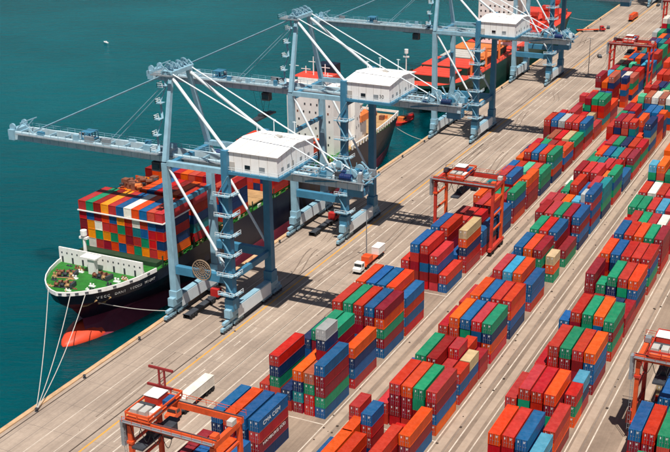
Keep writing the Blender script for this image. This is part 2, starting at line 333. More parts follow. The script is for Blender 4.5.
# kerb-like cross line at the end of the quayside block
for (x0, x1, y) in ((44.5, 62.4, 188.0), (44.5, 62.4, 262.0), (69, 86.7, 192.0)):
    MB().poly([(x0,y,0.012),(x1,y,0.012),(x1,y+0.3,0.012),(x0,y+0.3,0.012)], [(0,1,2,3)]).build('bay_line', M['white_line'], g)
# small litter along the runways
rd = random.Random(3); db = MB()
for e in list(EDGE.values()):
    for i in range(58):
        x = e+rd.choice((1.2, 2.4, 3.4, 3.6, 4.8))+rd.uniform(-0.4, 0.4); y = rd.uniform(150, 520); s = rd.uniform(0.08, 0.3)
        db.box(x-s*rd.uniform(0.4, 1), x+s, y-s, y+s*rd.uniform(0.4, 1.2), 0.0, s*0.5)
for i in range(36):
    x = rd.uniform(5, 42); y = rd.uniform(150, 700); s = rd.uniform(0.08, 0.25)
    db.box(x-s, x+s, y-s, y+s, 0, s*0.4)
tag(db.build('debris', M['debris']), 'small dark litter scattered along the runways', 'litter', kind='stuff')
# bollards along the quay edge
def make_bollard(i, y):
    b = empty('mooring_bollard', (1.9, y, 0.0))
    MB().tube((0,0,0),(0,0,0.15),0.42,0.42,10).build('base', M['dark_steel'], b)
    MB().tube((0,0,0.15),(0,0,0.62),0.24,0.22,10).tube((0,0,0.62),(0,0,0.86),0.4,0.3,10).build('head', M['dark_steel'], b)
    return b
BY = [166, 183, 205, 258, 278, 330, 352, 374, 396, 448, 470, 492, 560, 590, 620, 650, 680]
NAMES = ['first','second','third','fourth','fifth','sixth','seventh','eighth','ninth','tenth','eleventh','twelfth','thirteenth','fourteenth','fifteenth','sixteenth','seventeenth','eighteenth','nineteenth','twentieth']
NAMES += ['twenty-'+n for n in NAMES[:9]]+['thirtieth']+['thirty-'+n for n in NAMES[:9]]+['fortieth']+['forty-'+n for n in NAMES[:9]]
for i, y in enumerate(BY):
    tag(make_bollard(i, y), 'black iron bollard on the quay edge, %s from the bow lines' % NAMES[i], 'bollard', 'bollards along the quay edge')
# ------------------------------------------------------------------ containers
CW, CH = 2.44, 2.59
def container_meshes(L):
    hw = CW/2
    body = MB().box(-hw+0.04, hw-0.04, 0.06, L-0.04, 0.12, CH-0.05)
    fr = MB()
    for x in (-hw, hw-0.16):
        for y in (0, L-0.16): fr.box(x, x+0.16, y, y+0.16, 0, CH)
    for x in (-hw, hw-0.1):
        fr.box(x, x+0.1, 0.16, L-0.16, 0.0, 0.16); fr.box(x+0.002, x+0.098, 0.16, L-0.16, CH-0.12, CH-0.01)
    for y in (0, L-0.1):
        fr.box(-hw+0.16, hw-0.16, y, y+0.1, 0.0, 0.16); fr.box(-hw+0.16, hw-0.16, y, y+0.1, CH-0.14, CH-0.01)
    doors = []
    for s in (-1, 1):
        d = MB(); x0, x1 = (-hw+0.17, -0.015) if s < 0 else (0.015, hw-0.17)
        d.box(x0, x1, 0.01, 0.06, 0.17, CH-0.15)
        for k in (0.28, 0.74):
            xx = x0+(x1-x0)*k; d.tube((xx, -0.02, 0.1), (xx, -0.02, CH-0.08), 0.03, 0.03, 4, 1)
            d.box(xx-0.02, xx+0.24, -0.035, 0.0, 1.0, 1.07, 1)
        if s > 0:
            for i, zz in enumerate((2.12, 1.96, 1.8)):
                d.poly([(x0+0.35, 0.004, zz), (x0+0.35+(0.5, 0.4, 0.3)[i], 0.004, zz), (x0+0.35+(0.5, 0.4, 0.3)[i], 0.004, zz+0.09), (x0+0.35, 0.004, zz+0.09)], [(0,1,2,3)], 2)
        else:
            d.poly([(x0+0.3, 0.004, 1.75), (x0+0.5, 0.004, 1.75), (x0+0.5, 0.004, 2.2), (x0+0.3, 0.004, 2.2)], [(0,1,2,3)], 2)
        doors.append(d)
    return (body.mesh('container_body', CM['r']), fr.mesh('container_frame', CM['r']), [d.mesh('container_door', [CM['r'], M['steel'], M['lettering']]) for d in doors])
CMESH = {40: container_meshes(12.19), 20: container_meshes(6.06)}
LEN = {40: 12.19, 20: 6.06}
def slot(o, m):
    o.material_slots[0].link = 'OBJECT'; o.material_slots[0].material = m
def make_container(name, col, size, loc, rz=0.0, door=True):
    b, f, ds = CMESH[size]
    r = empty(name, loc, rz)
    for nm, me in (('body', b), ('frame', f)):
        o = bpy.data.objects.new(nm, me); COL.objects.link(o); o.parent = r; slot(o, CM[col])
    if door:
        for me in ds:
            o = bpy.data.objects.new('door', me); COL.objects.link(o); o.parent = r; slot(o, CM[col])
    return r

PITCH = 2.8
NEAR = {
 0: [(138, {1:'rnr', 2:'rdb', 3:'ndr'}), (152.5, {1:'rdd', 2:'rdb', 3:'nro', 4:'dnb'}),
     (168, {1:'rdnb', 2:'rbdo', 3:'dbnb', 4:'ndrb'}),
     (190.3, {0:'rr', 1:'rrgnr', 2:'rn', 3:'dtno', 5:'bgddb'}), (190.3, {4:'20:rrgp'}), (196.5, {4:'20:rrgbdns'}),
     (205, {1:'drbn', 2:'rnddg', 3:'bdddg', 4:'d', 5:'rbno'}),
     (221.5, {1:'dbbrr', 2:'rdbbg', 3:'rbddr', 4:'rnddb', 5:'bdgod'}),
     (235, {1:'rrrno', 2:'rrdnb', 3:'rdnnb', 4:'dbrro', 5:'rbrb'}),
     (264, {1:'rdr', 2:'rddrb', 3:'rdbdr', 4:'rdbr', 5:'br'}), (279, {1:'dr', 2:'rddbb', 3:'rdddr', 4:'rb', 5:'rrnok'}),
     (293.7, {1:'rd', 2:'rddd', 3:'rddr', 4:'rgdr', 5:'rbb'}), (308.4, {1:'r', 2:'dd', 3:'rddr', 4:'rddr', 5:'nbb'}),
     (323, {1:'rdo', 2:'rdr', 3:'rdg', 4:'brd', 5:'rdbg'}), (337.7, {0:'dt', 1:'rdt', 2:'rddr', 3:'rddb', 4:'rgo', 5:'ddro'}),
     (352.4, {0:'rr', 1:'rdb', 2:'rdr', 3:'ggm', 4:'rdr', 5:'ngg'}), (367, {0:'n', 1:'ddo', 2:'rddr', 3:'rdrb', 4:'rdrr', 5:'nrtg'}),
     (381.7, {0:'rn', 1:'rrr', 2:'ddg', 3:'rdd', 4:'rgr', 5:'dbo'}), (396.4, {1:'dg', 2:'rdp', 3:'ddr', 4:'rdk', 5:'rdg'}),
     (411, {0:'rddr', 1:'rddb', 2:'rdds', 3:'rddr', 4:'ddrr', 5:'rdtb'}), (425.8, {0:'rdr', 1:'rdr', 2:'rdrr', 3:'drr', 4:'dtk', 5:'rr'})],
 1: [(165, {0:'db', 1:'rdo', 2:'rdr'}), (171, {3:'r', 4:'ddr'}), (176.5, {1:'20:dno'}), (180, {2:'20:ndrb', 5:'bdo'}), (185.8, {0:'20:nr', 1:'20:rd', 3:'20:r'}), (186, {0:'20:ndr', 4:'20:r'}),
     (194, {1:'rr', 2:'rddr', 3:'rddo', 4:'rdgg', 5:'obdr'}),
     (208.5, {0:'b', 2:'rdgg', 3:'rddd', 4:'20:rrr', 5:'20:rbr'}), (214.8, {4:'20:rrdr', 5:'20:rbk'}),
     (221.6, {1:'20:rd', 2:'20:dr', 3:'20:bd', 4:'20:rdr', 5:'20:rd'}), (230, {1:'ddr', 2:'rdro', 3:'ndgb', 4:'rdbr', 5:'rong'}), (244.3, {1:'rdr', 2:'rrdo', 3:'dgnb', 4:'drdr', 5:'nbor'}),
     (262, {1:'rd', 2:'drdr', 3:'rdbl', 4:'drro', 5:'rbb'}), (280, {1:'rb', 2:'rdrb', 3:'dgro', 4:'rdgd'}), (283, {5:'20:gok'}),
     (295, {1:'rd', 2:'rdrg', 3:'ddrr', 4:'rddb', 5:'gd'}), (309.6, {1:'rddd', 2:'rddr', 3:'rdgg', 4:'rddd', 5:'nbdb'}),
     (324.2, {0:'rtr', 1:'dgr', 2:'rdo', 3:'n', 4:'20:dbb', 5:'bdbrb'}), (330.4, {3:'20:ddl', 4:'20:rdrs'}), (338.8, {0:'rd', 1:'rrg', 2:'rrrr', 3:'rnb', 4:'rdrr', 5:'ngtt'}),
     (353.4, {0:'rw', 1:'drdd', 2:'rddr', 3:'rddr', 4:'rdo', 5:'rgbg'}), (368, {0:'rr', 1:'rdg', 2:'rgt', 3:'rdr', 4:'dnr', 5:'nb'}),
     (382.6, {0:'gg', 1:'rdo', 2:'rdb', 3:'rdt', 4:'rrr', 5:'rgd'}), (397.2, {0:'tr', 1:'ddr', 2:'rdg', 3:'rdn', 4:'rdr', 5:'rgr'})],
 2: [(166, {1:'ddr', 2:'ddl', 3:'rro'}), (180.5, {5:'rbl'}), (184, {2:'rrro', 3:'ddrr', 4:'rnnb'}), (193.6, {5:'dor'}),
     (203.5, {1:'ddr', 2:'rdgr', 3:'rdrr', 4:'dgdo'}), (209.6, {5:'20:ogr'}), (216, {5:'20:rnl'}),
     (225.5, {1:'dr', 2:'rdrr', 3:'drdg', 4:'rddr', 5:'dbbo'}), (245, {1:'20:ddb', 2:'rddr', 3:'drgg', 4:'rdbo'}), (243.3, {5:'rgdg'}),
     (257.4, {1:'r', 2:'rd', 3:'dr', 4:'rn', 5:'rd'}), (269.8, {1:'rddd', 2:'20:rdg', 3:'rbng', 4:'drgr', 5:'rnbo'}), (285.5, {0:'dr', 1:'rrdo', 2:'ddnb', 3:'rrdr', 4:'rrdr', 5:'rgbr'}),
     (301.5, {0:'rd', 1:'rdnb', 2:'rddr', 3:'rdro', 4:'rdgg', 5:'rddd'}), (318, {0:'rr', 1:'ndr', 2:'rdg', 3:'rdr', 4:'dgw', 5:'rdr'}),
     (333, {0:'drg', 1:'dgg', 2:'rdr', 3:'rdl', 4:'ddr', 5:'rbo'}), (348, {0:'rdr', 1:'rdw', 2:'drr', 3:'rdr', 4:'rdn', 5:'brr'})],
 3: [(182, {0:'rd', 1:'rdg', 2:'rdo'}), (197, {0:'rrdb', 1:'rddr', 2:'ddrg', 3:'rdrr'}), (212, {0:'n', 1:'rdbb', 2:'rddl', 3:'rdb'}), (227, {0:'rk', 1:'dr', 2:'rdr'}),
     (242, {1:'rd', 2:'rdb'}), (257, {1:'rdg', 2:'rdo'})],
}
POOL = 'rrrrrrrrddddddooooobbbbbnnggggttwskkmlp'
ITEMS = []      # block, bay order, row, tier, size, colour, x, y, z, tier count
rg = random.Random(11)
for blk in range(4):
    bays = [(y, dict(rows)) for y, rows in NEAR[blk]]
    last = max(y for y, _ in bays); y = last+13.6
    while y < {0: 780, 1: 640, 2: 520, 3: 300}[blk]:
        if rg.random() < 0.02: y += 13.4; continue
        hmax = rg.choice((4, 4, 5, 5)); rows = {}
        for r_ in range(1 if blk == 0 else 0, 6):
            n = max(1, hmax-rg.choice((0, 0, 0, 0, 0, 1, 1, 2)))
            if rg.random() < 0.05: continue
            s = ''.join(rg.choice(POOL) for _ in range(n))
            rows[r_] = ('20:'+s) if rg.random() < 0.12 else s
        bays.append((y, rows)); y += 13.4
    bays.sort(key=lambda b: b[0])
    bi = -1; prev = -99
    for (y, rows) in bays:
        if y-prev > 9: bi += 1; prev = y
        for r_, s in rows.items():
            size = 40
            if s.startswith('20:'): size = 20; s = s[3:]
            px = PITCH; ed = EDGE[blk]
            if blk == 0 and y < 175: px = 2.9; ed = 61.0
            jx, jy = rg.uniform(-0.07, 0.07), rg.uniform(-0.15, 0.15)
            for tz, ch in enumerate(s):
                x = ed-px*(5-r_)-CW/2+jx+rg.uniform(-0.03, 0.03)
                ITEMS.append([blk, bi, r_, tz, size, ch, x, y+jy+rg.uniform(-0.05, 0.05), tz*(CH+0.012), len(s), y])
# which are seen, and how large
bv, bf = [], []
for it in ITEMS:
    x, y, z, L = it[6], it[7], it[8], LEN[it[4]]
    o = len(bv)
    bv += [(x-CW/2,y,z),(x+CW/2,y,z),(x+CW/2,y+L,z),(x-CW/2,y+L,z),(x-CW/2,y,z+CH),(x+CW/2,y,z+CH),(x+CW/2,y+L,z+CH),(x-CW/2,y+L,z+CH)]
    bf += [tuple(o+i for i in f) for f in ((0,3,2,1),(4,5,6,7),(0,1,5,4),(1,2,6,5),(2,3,7,6),(3,0,4,7))]
tree = BVHTree.FromPolygons(bv, bf)
camM = sc.camera.matrix_world.inverted()
def in_frame(p):
    q_ = camM @ p; return q_.z < 0 and abs(q_.x/-q_.z) < 335/1120 and abs(q_.y/-q_.z) < 226/1120
def seen_area(it):
    x, y, z, L = it[6], it[7], it[8], LEN[it[4]]
    tot = 0.0
    for nrm, pts, area in ((Vector((0,0,1)), [(x+a*CW/2, y+L*b, z+CH) for a in (-.6, 0, .6) for b in (.12, .5, .88)], CW*L),
                           (Vector((1,0,0)), [(x+CW/2, y+L*b, z+CH*a) for a in (.25, .75) for b in (.12, .5, .88)], CH*L),
                           (Vector((0,-1,0)), [(x+a*CW/2, y, z+CH*b) for a in (-.6, .6) for b in (.25, .75)], CW*CH)):
        hit = 0
        for p in pts:
            p = Vector(p)
            if not in_frame(p): continue
            d = (CAM-p); dist = d.length; d.normalize()
            if tree.ray_cast(p+nrm*0.02+d*0.02, d, dist)[0] is None: hit += 1
        p = Vector((x, y, z)); d = CAM-p
        tot += area*hit/len(pts)*abs(nrm.dot(d.normalized()))/(CAM-p).length_squared
    return tot
for it in ITEMS: it.append(seen_area(it))
order = sorted(range(len(ITEMS)), key=lambda i: -ITEMS[i][11])
ONE = set(i for i in order[:300] if ITEMS[i][11] > 0)
TIER = ['ground', 'second', 'third', 'fourth', 'fifth', 'sixth', 'seventh']
BLK = ['quayside', 'second', 'third', 'fourth']
SAME = {}
rest = MB()
for i, it in enumerate(ITEMS):
    blk, bi, r_, tz, size, ch, x, y, z, n, y0, a = it
    if i in ONE:
        o = make_container('shipping_container', ch, size, (x, y, z))
        lead = ('short ' if size == 20 else '')+CC[ch][0]
        top = 'topmost ' if tz == n-1 else ''
        lab = '%s container, %s%s tier, %s row from quay, %s bay of %s block' % (lead, top, TIER[tz], NAMES[r_], NAMES[bi], BLK[blk])
        if lab in SAME: lab = lab.replace(' bay of', ' bay rear half of')
        SAME[lab] = 1
        tag(o, lab, 'container', 'shipping containers stacked in the yard')
        it.append(o)
    else:
        L = LEN[size]
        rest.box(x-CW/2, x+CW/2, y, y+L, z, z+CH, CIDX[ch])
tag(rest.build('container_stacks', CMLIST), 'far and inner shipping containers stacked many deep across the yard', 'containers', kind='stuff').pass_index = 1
def find(blk, y0, r_, tz):
    for it in ITEMS:
        if it[0] == blk and abs(it[10]-y0) < 0.5 and it[2] == r_ and it[3] == tz and len(it) > 12: return it[12]
def text(body, size, parent, loc, rot, m, name='lettering', ext=0.01, sx=1.0, shear=0.0):
    cu = bpy.data.curves.new(name, 'FONT'); cu.body = body; cu.size = size; cu.extrude = ext; cu.align_x = 'CENTER'; cu.align_y = 'CENTER'; cu.shear = shear; cu.resolution_u = 3
    tmp = bpy.data.objects.new('tmp', cu); COL.objects.link(tmp)
    me = bpy.data.meshes.new_from_object(tmp); bpy.data.objects.remove(tmp)
    me.materials.clear(); me.materials.append(m)
    o = bpy.data.objects.new(name, me); COL.objects.link(o); o.parent = parent; o.location = loc; o.rotation_euler = rot; o.scale = (sx, 1, 1)
    return o
SIDE = (R(90), 0, R(90))
o = find(0, 168, 4, 3)
if o: text('CMA CGM', 1.35, o, (CW/2+0.012, 5.2, 1.25), SIDE, M['lettering'], sx=1.15, shear=0.12)
o = find(0, 168, 4, 1)
if o: text('HAMBURG SÜD', 0.95, o, (CW/2+0.012, 6.2, 1.85), SIDE, M['lettering'], sx=1.45)

# ------------------------------------------------------------------ ship-to-shore cranes
def handrail(mb, pts, h=1.1, r=0.04, m=0, step=2.5):
    for a, b in zip(pts, pts[1:]):
        a = Vector(a); b = Vector(b); n = max(1, int((b-a).length/step)); up = Vector((0,0,h))
        mb.beam(a+up, b+up, r*2, r*2, m); mb.beam(a+up*0.5, b+up*0.5, r*1.6, r*1.6, m)
        for i in range(n+1):
            p = a+(b-a)*i/n; mb.beam(p, p+up, r*2, r*2, m)
    return mb
def quay_crane(yc, T, label, num=None, cab_x=-9.0, hoist=None, reel=False):
    cr = empty('quay_crane', (0, yc, 0)); rn = random.Random(int(yc))
    B, P, W = M['crane_blue'], M['crane_pale'], M['crane_white']
    XW, XL, S = 2.2, 19.4, 10.0
    # bogies
    for x in (XW, XL):
        for y in (-13.2, -7.6, 7.6, 13.2):
            bo = MB().box(x-0.42, x+0.42, y-2.3, y+2.3, 0.75, 1.55).box(x-0.3, x+0.3, y-0.7, y+0.7, 1.55, 2.3).build('bogie', P, cr)
            for k in (-1.7, -0.6, 0.6, 1.7):
                MB().tube((x-0.5, y+k, 0.5), (x+0.5, y+k, 0.5), 0.48, 0.48, 10).build('wheel', M['dark_steel'], bo)
        for s in (-1, 1):
            MB().beam((x, s*10.4-4.2, 2.55), (x, s*10.4+4.2, 2.55), 0.9, 0.7).box(x-0.5, x+0.5, s*10.4-1.3, s*10.4+1.3, 2.7, 3.4).build('equaliser', P, cr)
        MB().box(x-0.85, x+0.85, -12.6, 12.6, 3.4, 5.6).build('sill_beam', P, cr)
        MB().box(x+0.86, x+0.92, -8.6, 8.6, 2.0, 5.3).box(x-0.92, x-0.86, -8.6, 8.6, 2.0, 5.3).build('guard_panel', W, cr)
    # legs
    for s in (-1, 1):
        MB().beam((XW, s*S, 5.6), (XW-0.5, s*S, T), 2.0, 1.9, 0, 1.6, 1.5).build('leg', P, cr)
        MB().beam((XL, s*S, 5.6), (XL, s*S, T+5.5), 2.1, 2.1, 0, 1.7, 1.5).build('leg', B, cr)
        MB().box(XW-1.2, XW+1.2, s*S-1.3, s*S+1.3, 5.0, 7.2).build('leg_flare', P, cr)
        MB().box(XL-1.25, XL+1.25, s*S-1.5, s*S+1.5, 5.0, 8.2).build('leg_flare', B, cr)
        MB().beam((XW+0.95, s*S, 13.2), (XL-1.0, s*S, 13.2), 1.5, 2.2).build('portal_beam', B, cr)
        MB().beam((XW+0.3, s*S, T), (XL-0.8, s*S, T), 1.3, 1.3).build('side_beam', P, cr)
        MB().tube((XW+0.3, s*S, T-0.9), (XL-1.0, s*S, 16.0), 0.36, 0.36, 10).build('brace', W, cr)
        MB().beam((XW-0.5, s*S, T+0.2), (0.8, s*3.6, T+21.5), 1.25, 1.25, 0, 0.95, 0.95).build('mast_leg', P, cr)
        MB().tube((0.9, s*3.8, T+20.6), (XL, s*9.4, T+5.2), 0.42, 0.42, 10).build('backstay', W, cr)
        MB().tube((1.2, s*4.4, T+21.6), (47, s*2.8, T+0.6), 0.17, 0.17, 6).build('tie_rod', W, cr)
        MB().tube((-0.6, s*1.4, T+21.3), (-47, s*2.2, T+0.4), 0.19, 0.19, 6).build('forestay', P, cr)
        MB().tube((-0.4, s*1.6, T+20.3), (-22, s*2.2, T+0.2), 0.1, 0.1, 5).build('forestay', P, cr)
        MB().beam((-54, s*2.6, T-1.35), (53, s*2.6, T-1.35), 0.85, 2.3).build('boom_girder', M['boom_pale'], cr)
    MB().beam((XW-0.4, -9, T-1.2), (XW-0.4, 9, T-1.2), 1.4, 1.6).build('cross_beam', B, cr)
    MB().beam((XL, -9, T-1.2), (XL, 9, T-1.2), 1.5, 1.8).build('cross_beam', B, cr)
    MB().beam((XL, -8.9, 13.4), (XL, 8.9, 13.4), 1.1, 1.6).build('cross_beam', B, cr)
    MB().beam((XW, -8.9, T-12), (XW, 8.9, T-12), 0.9, 1.1).build('cross_beam', B, cr)
    for x in range(-53, 54, 5): MB().beam((x, -2.2, T-0.9), (x, 2.2, T-0.9), 0.4, 0.6).build('boom_tie', P, cr)
    wk = MB().box(-52, 18, -4.2, -3.1, T-0.6, T-0.5).box(34, 52, -4.2, -3.1, T-0.6, T-0.5); wk.build('boom_walkway', M['steel'], cr)
    hr = MB(); handrail(hr, [(-52, -4.15, T-0.5), (18, -4.15, T-0.5)]); handrail(hr, [(-52, 3.0, T-0.2), (18, 3.0, T-0.2)]); handrail(hr, [(34, -4.15, T-0.5), (52, -4.15, T-0.5), (52, 4.15, T-0.5), (34, 4.15, T-0.5)])
    hr.build('handrail', P, cr)
    # boom head
    bh = MB().box(-55.2, -53.2, -3.4, 3.4, T-2.6, T+0.3).box(-56.4, -55.2, -2.2, 2.2, T-2.0, T-0.2); bh.build('boom_head', P, cr)
    for y in (-2.4, 2.4): MB().tube((-54.2, y-0.25, T+0.9), (-54.2, y+0.25, T+0.9), 1.0, 1.0, 14).build('sheave', P, cr)
    MB().beam((-53, -2.4, T+0.2), (-50.5, -2.4, T+2.6), 0.25, 0.25).beam((-53, 2.4, T+0.2), (-50.5, 2.4, T+2.6), 0.25, 0.25).beam((-50.5, -3.4, T+2.6), (-50.5, 3.4, T+2.6), 0.25, 0.25).beam((-50.5, -2.4, T+2.6), (-47, -2.4, T-0.1), 0.2, 0.2).build('boom_stop', P, cr)
    # equipment on the boom
    for i in range(11):
        x = rn.uniform(-49, -2); y = rn.choice((-2.6, 2.6)); a, h = rn.uniform(0.4, 1.4), rn.uniform(0.5, 1.7)
        MB().box(x-a, x+a, y-0.4, y+0.4, T-0.2, T-0.2+h).build('boom_fitting', [P, M['steel'], B][i % 3], cr)
    e = MB(); e.box(-31, -28, -1.6, 1.6, T-0.2, T+0.1)
    for x in (-31, -30, -29, -28): e.box(x-0.1, x+0.1, -1.7, -1.5, T, T+1.9).box(x-0.1, x+0.1, 1.5, 1.7, T, T+1.9)
    e.box(-31.1, -27.9, -1.7, 1.7, T+1.9, T+2.05).build('service_cage', B, cr)
    # apex
    MB().box(-1.4, 1.8, -4.9, 4.9, T+21.0, T+22.0).build('apex_beam', P, cr)
    MB().box(-3.8, -1.5, -5.4, -1.8, T+21.3, T+21.5).box(-3.4, 2.6, -6.8, -5.7, T+21.2, T+21.4).build('apex_platform', M['steel'], cr)
    hr = MB(); handrail(hr, [(-3.8, -1.8, T+21.5), (-3.8, -6.8, T+21.5), (2.6, -6.8, T+21.5), (2.6, -5.7, T+21.5)], step=1.2); hr.build('handrail', P, cr)
    for y in (-3.4, -1.2, 1.2, 3.4):
        ax = Vector((0.15, 0.75, 0.64 if abs(y) < 2 else 0.4)); sv = MB().ring((0.2, y, T+23.0), ax, 1.05, 0.28, 16)
        for q_ in range(3):
            d_ = ax.cross(Vector((math.cos(q_*1.05), 0.1, math.sin(q_*1.05)))).normalized(); sv.beam(Vector((0.2, y, T+23.0))-d_*1.0, Vector((0.2, y, T+23.0))+d_*1.0, 0.16, 0.16)
        sv.build('sheave', P, cr)
    for y in (-5.2, -3.0, 0, 3.0, 5.2): MB().beam((-1.2, y, T+21.8), (0.2, y, T+23.1), 0.25, 0.25).beam((1.6, y, T+21.8), (0.2, y, T+23.1), 0.25, 0.25).build('sheave_bracket', P, cr)
    # mast stair platforms
    for k in range(5):
        z = T+2.5+k*3.9; y = -S+(S-3.6)*(z-T)/21.5; 
        MB().box(-2.0, -0.4, y-1.5, y+0.5, z, z+0.12).build('stair_platform', P, cr)
        hr = MB(); handrail(hr, [(-0.4, y-1.5, z), (-2.0, y-1.5, z), (-2.0, y+0.5, z)], step=1.0, r=0.055); hr.build('handrail', W, cr)
        MB().beam((-1.8 if k % 2 else -0.7, y+0.4, z), (-0.7 if k % 2 else -1.8, y+1.6, z+3.9), 0.55, 0.12).build('stair_flight', P, cr)
    # stair tower on the near landside leg
    for k in range(6):
        z = 9.5+k*(T-10)/6; 
        MB().box(XL-2.4, XL+1.9, -S-2.5, -S-1.1, z, z+0.14).box(XL+1.1, XL+2.6, -S-1.1, -S+1.6, z, z+0.14).build('stair_platform', P, cr)
        hr = MB(); handrail(hr, [(XL-2.4, -S-2.5, z), (XL+2.6, -S-2.5, z), (XL+2.6, -S+1.6, z)], step=1.3, r=0.05); hr.build('handrail', W, cr)
        s_ = 1 if k % 2 else -1
        MB().beam((XL-1.6*s_, -S-1.8, z+0.1), (XL+1.6*s_, -S-1.8, z+(T-10)/6), 0.5, 0.14).build('stair_flight', M['crane_mid'], cr)
    # machinery house
    fl = MB().box(XL-0.8, 34.4, -10.2, 10.2, T-0.55, T+0.2); fl.build('house_platform', B, cr)
    hz = T+5.2
    hs = MB(); hs.poly([(XL-0.2,-9.5,T+0.2),(33.6,-9.5,T+0.2),(33.6,9.5,T+0.2),(XL-0.2,9.5,T+0.2),(XL-0.2,-9.5,hz),(33.6,-9.5,hz),(33.6,9.5,hz),(XL-0.2,9.5,hz),(XL-0.2,0,hz+1.0),(33.6,0,hz+1.0)],
        [(0,1,5,4),(1,2,6,9,5),(2,3,7,6),(3,0,4,8,7),(4,5,9,8),(8,9,6,7)])
    h = hs.build('machinery_house', M['house_white'], cr)
    for sgn in (-1, 1):
        MB().poly([(XL-0.6, sgn*9.9, hz-0.02), (34.0, sgn*9.9, hz-0.02), (34.0, 0, hz+1.07), (XL-0.6, 0, hz+1.07), (XL-0.6, sgn*9.9, hz+0.1), (34.0, sgn*9.9, hz+0.1), (34.0, 0, hz+1.2), (XL-0.6, 0, hz+1.2)],
                  [(0,1,2,3),(7,6,5,4),(0,4,5,1),(1,5,6,2),(2,6,7,3),(3,7,4,0)]).build('roof_sheet', M['house_white'], h)
    for x, w_ in ((24.6, 1.5), (28.6, 1.6)):
        MB().box(x, x+w_, -9.56, -9.5, T+1.0, T+2.2).build('window', M['glass'] if x < 26 else M['steel'], h)
    for k in range(1, 6): MB().box(XL-0.2+k*2.35, XL-0.12+k*2.35, -9.54, -9.5, T+0.2, hz).build('wall_seam', M['hatch_grey'], h)
    for k in range(1, 8): MB().box(33.6, 33.64, -9.5+k*2.4, -9.42+k*2.4, T+0.2, hz).build('wall_seam', M['hatch_grey'], h)
    for k in range(1, 5):
        for sgn in (-1, 1): MB().beam((XL-0.5+k*3.0, sgn*9.85, hz+0.14), (XL-0.5+k*3.0, sgn*0.1, hz+1.22), 0.12, 0.08).build('roof_rib', M['hatch_grey'], h)
    MB().box(26.2, 27.8, 2.4, 4.0, hz+0.6, hz+1.35).build('roof_hatch', M['hatch_grey'], h)
    MB().box(XL+0.6, XL+2.4, -9.58, -9.5, T+0.4, T+2.6).build('louvre', M['hatch_grey'], h)

    for y in (-7.5, -4.5, 2, 6): MB().box(33.6, 33.66, y, y+1.1, T+1.3, T+2.1).build('vent', M['steel'], h)
    MB().box(33.6, 33.68, -2.2, -1.2, T+0.25, T+2.4).build('house_door', M['hatch_grey'], h)
    if num: text(num, 1.5, h, (31.2, -9.53, T+1.7), (R(90), 0, 0), M['dark_lettering'], ext=0.02)
    hr = MB(); handrail(hr, [(XL-0.8, -10.1, T+0.2), (34.3, -10.1, T+0.2), (34.3, 10.1, T+0.2)]); hr.build('handrail', W, cr)
    for x, y in ((22, 10.0), (28, 10.0), (20.5, 4.0)):
        MB().beam((x, y, T+0.2), (x, y, T+8.6), 0.16, 0.16).beam((x-0.5, y, T+8.4), (x+0.6, y, T+8.4), 0.14, 0.14).build('mast_pole', W, cr)
    # rear machinery deck
    for k in range(11): MB().box(35.0+k*1.9, 35.35+k*1.9, -4.6, 4.6, T-0.45, T-0.22).build('deck_beam', M['crane_mid'], cr)
    for y in (-4.4, -1.0, 1.0, 4.4): MB().box(34.6, 54.4, y-0.3, y+0.3, T-0.22, T-0.1).build('deck_plank', M['steel'], cr)
    for i in range(26):
        x = rn.uniform(40.5, 53.4); y = rn.uniform(-3.8, 3.8); a, b_, h_ = rn.uniform(0.2, 1.0), rn.uniform(0.2, 0.8), rn.uniform(0.4, 2.2)
        MB().box(x-a, x+a, y-b_, y+b_, T-0.25, T-0.25+h_).build('rear_machinery', [P, B, M['dark_steel'], B, W, CM['n'], M['steel']][i % 7], cr)
    for x, y in ((44, -2.6), (44, 2.6), (50, -2.0), (50, 2.0)): MB().tube((x, y-0.25, T+1.2), (x, y+0.25, T+1.2), 1.2, 1.2, 14).build('sheave', P, cr)
    for (x0, z0, x1, z1) in ((41, 0, 43.5, 3.0), (53.5, -0.2, 50, 2.8), (47, 0, 45, 3.4)):
        for y in (-3, 3): MB().beam((x0, y, T+z0), (x1, y, T+z1), 0.3, 0.3).build('rear_strut', P, cr)
    for k in range(4):
        x = 35+k*4.6; MB().beam((x, -2.4, T-2.2), (x+4.6, 2.4, T-2.2), 0.3, 0.3).build('rear_bracing', B, cr); MB().beam((x, 2.4, T-2.5), (x+4.6, -2.4, T-2.5), 0.3, 0.3).build('rear_bracing', B, cr)
    for (xa, ya, xb, yb) in ((36, -2.6, 47, -4.4), (36, 2.6, 47, 4.4)): MB().beam((xa, ya, T-2.4), (xb, yb, T-0.4), 0.35, 0.35).build('rear_strut', B, cr)
    MB().box(48.5, 52.5, -2.0, 2.0, T-4.6, T-2.6).build('counterweight', B, cr)
    for x in range(-50, 53, 3): MB().box(x, x+0.14, -3.1, -3.02, T-2.4, T-0.35).build('stiffener', P, cr)
    for i in range(16):
        x = rn.uniform(41, 53); y = rn.choice((-4, 4, -1, 1)); MB().beam((x, y, T-0.2), (x+rn.uniform(-1.6, 1.6), y+rn.uniform(-1, 1), T+rn.uniform(1.2, 3.2)), 0.16, 0.16).build('rear_strut', [P, W, B][i % 3], cr)
    MB().tube((47.5, -3.6, T+0.7), (50.5, -3.6, T+0.7), 0.85, 0.85, 12).build('winch_drum', CM['n'], cr)
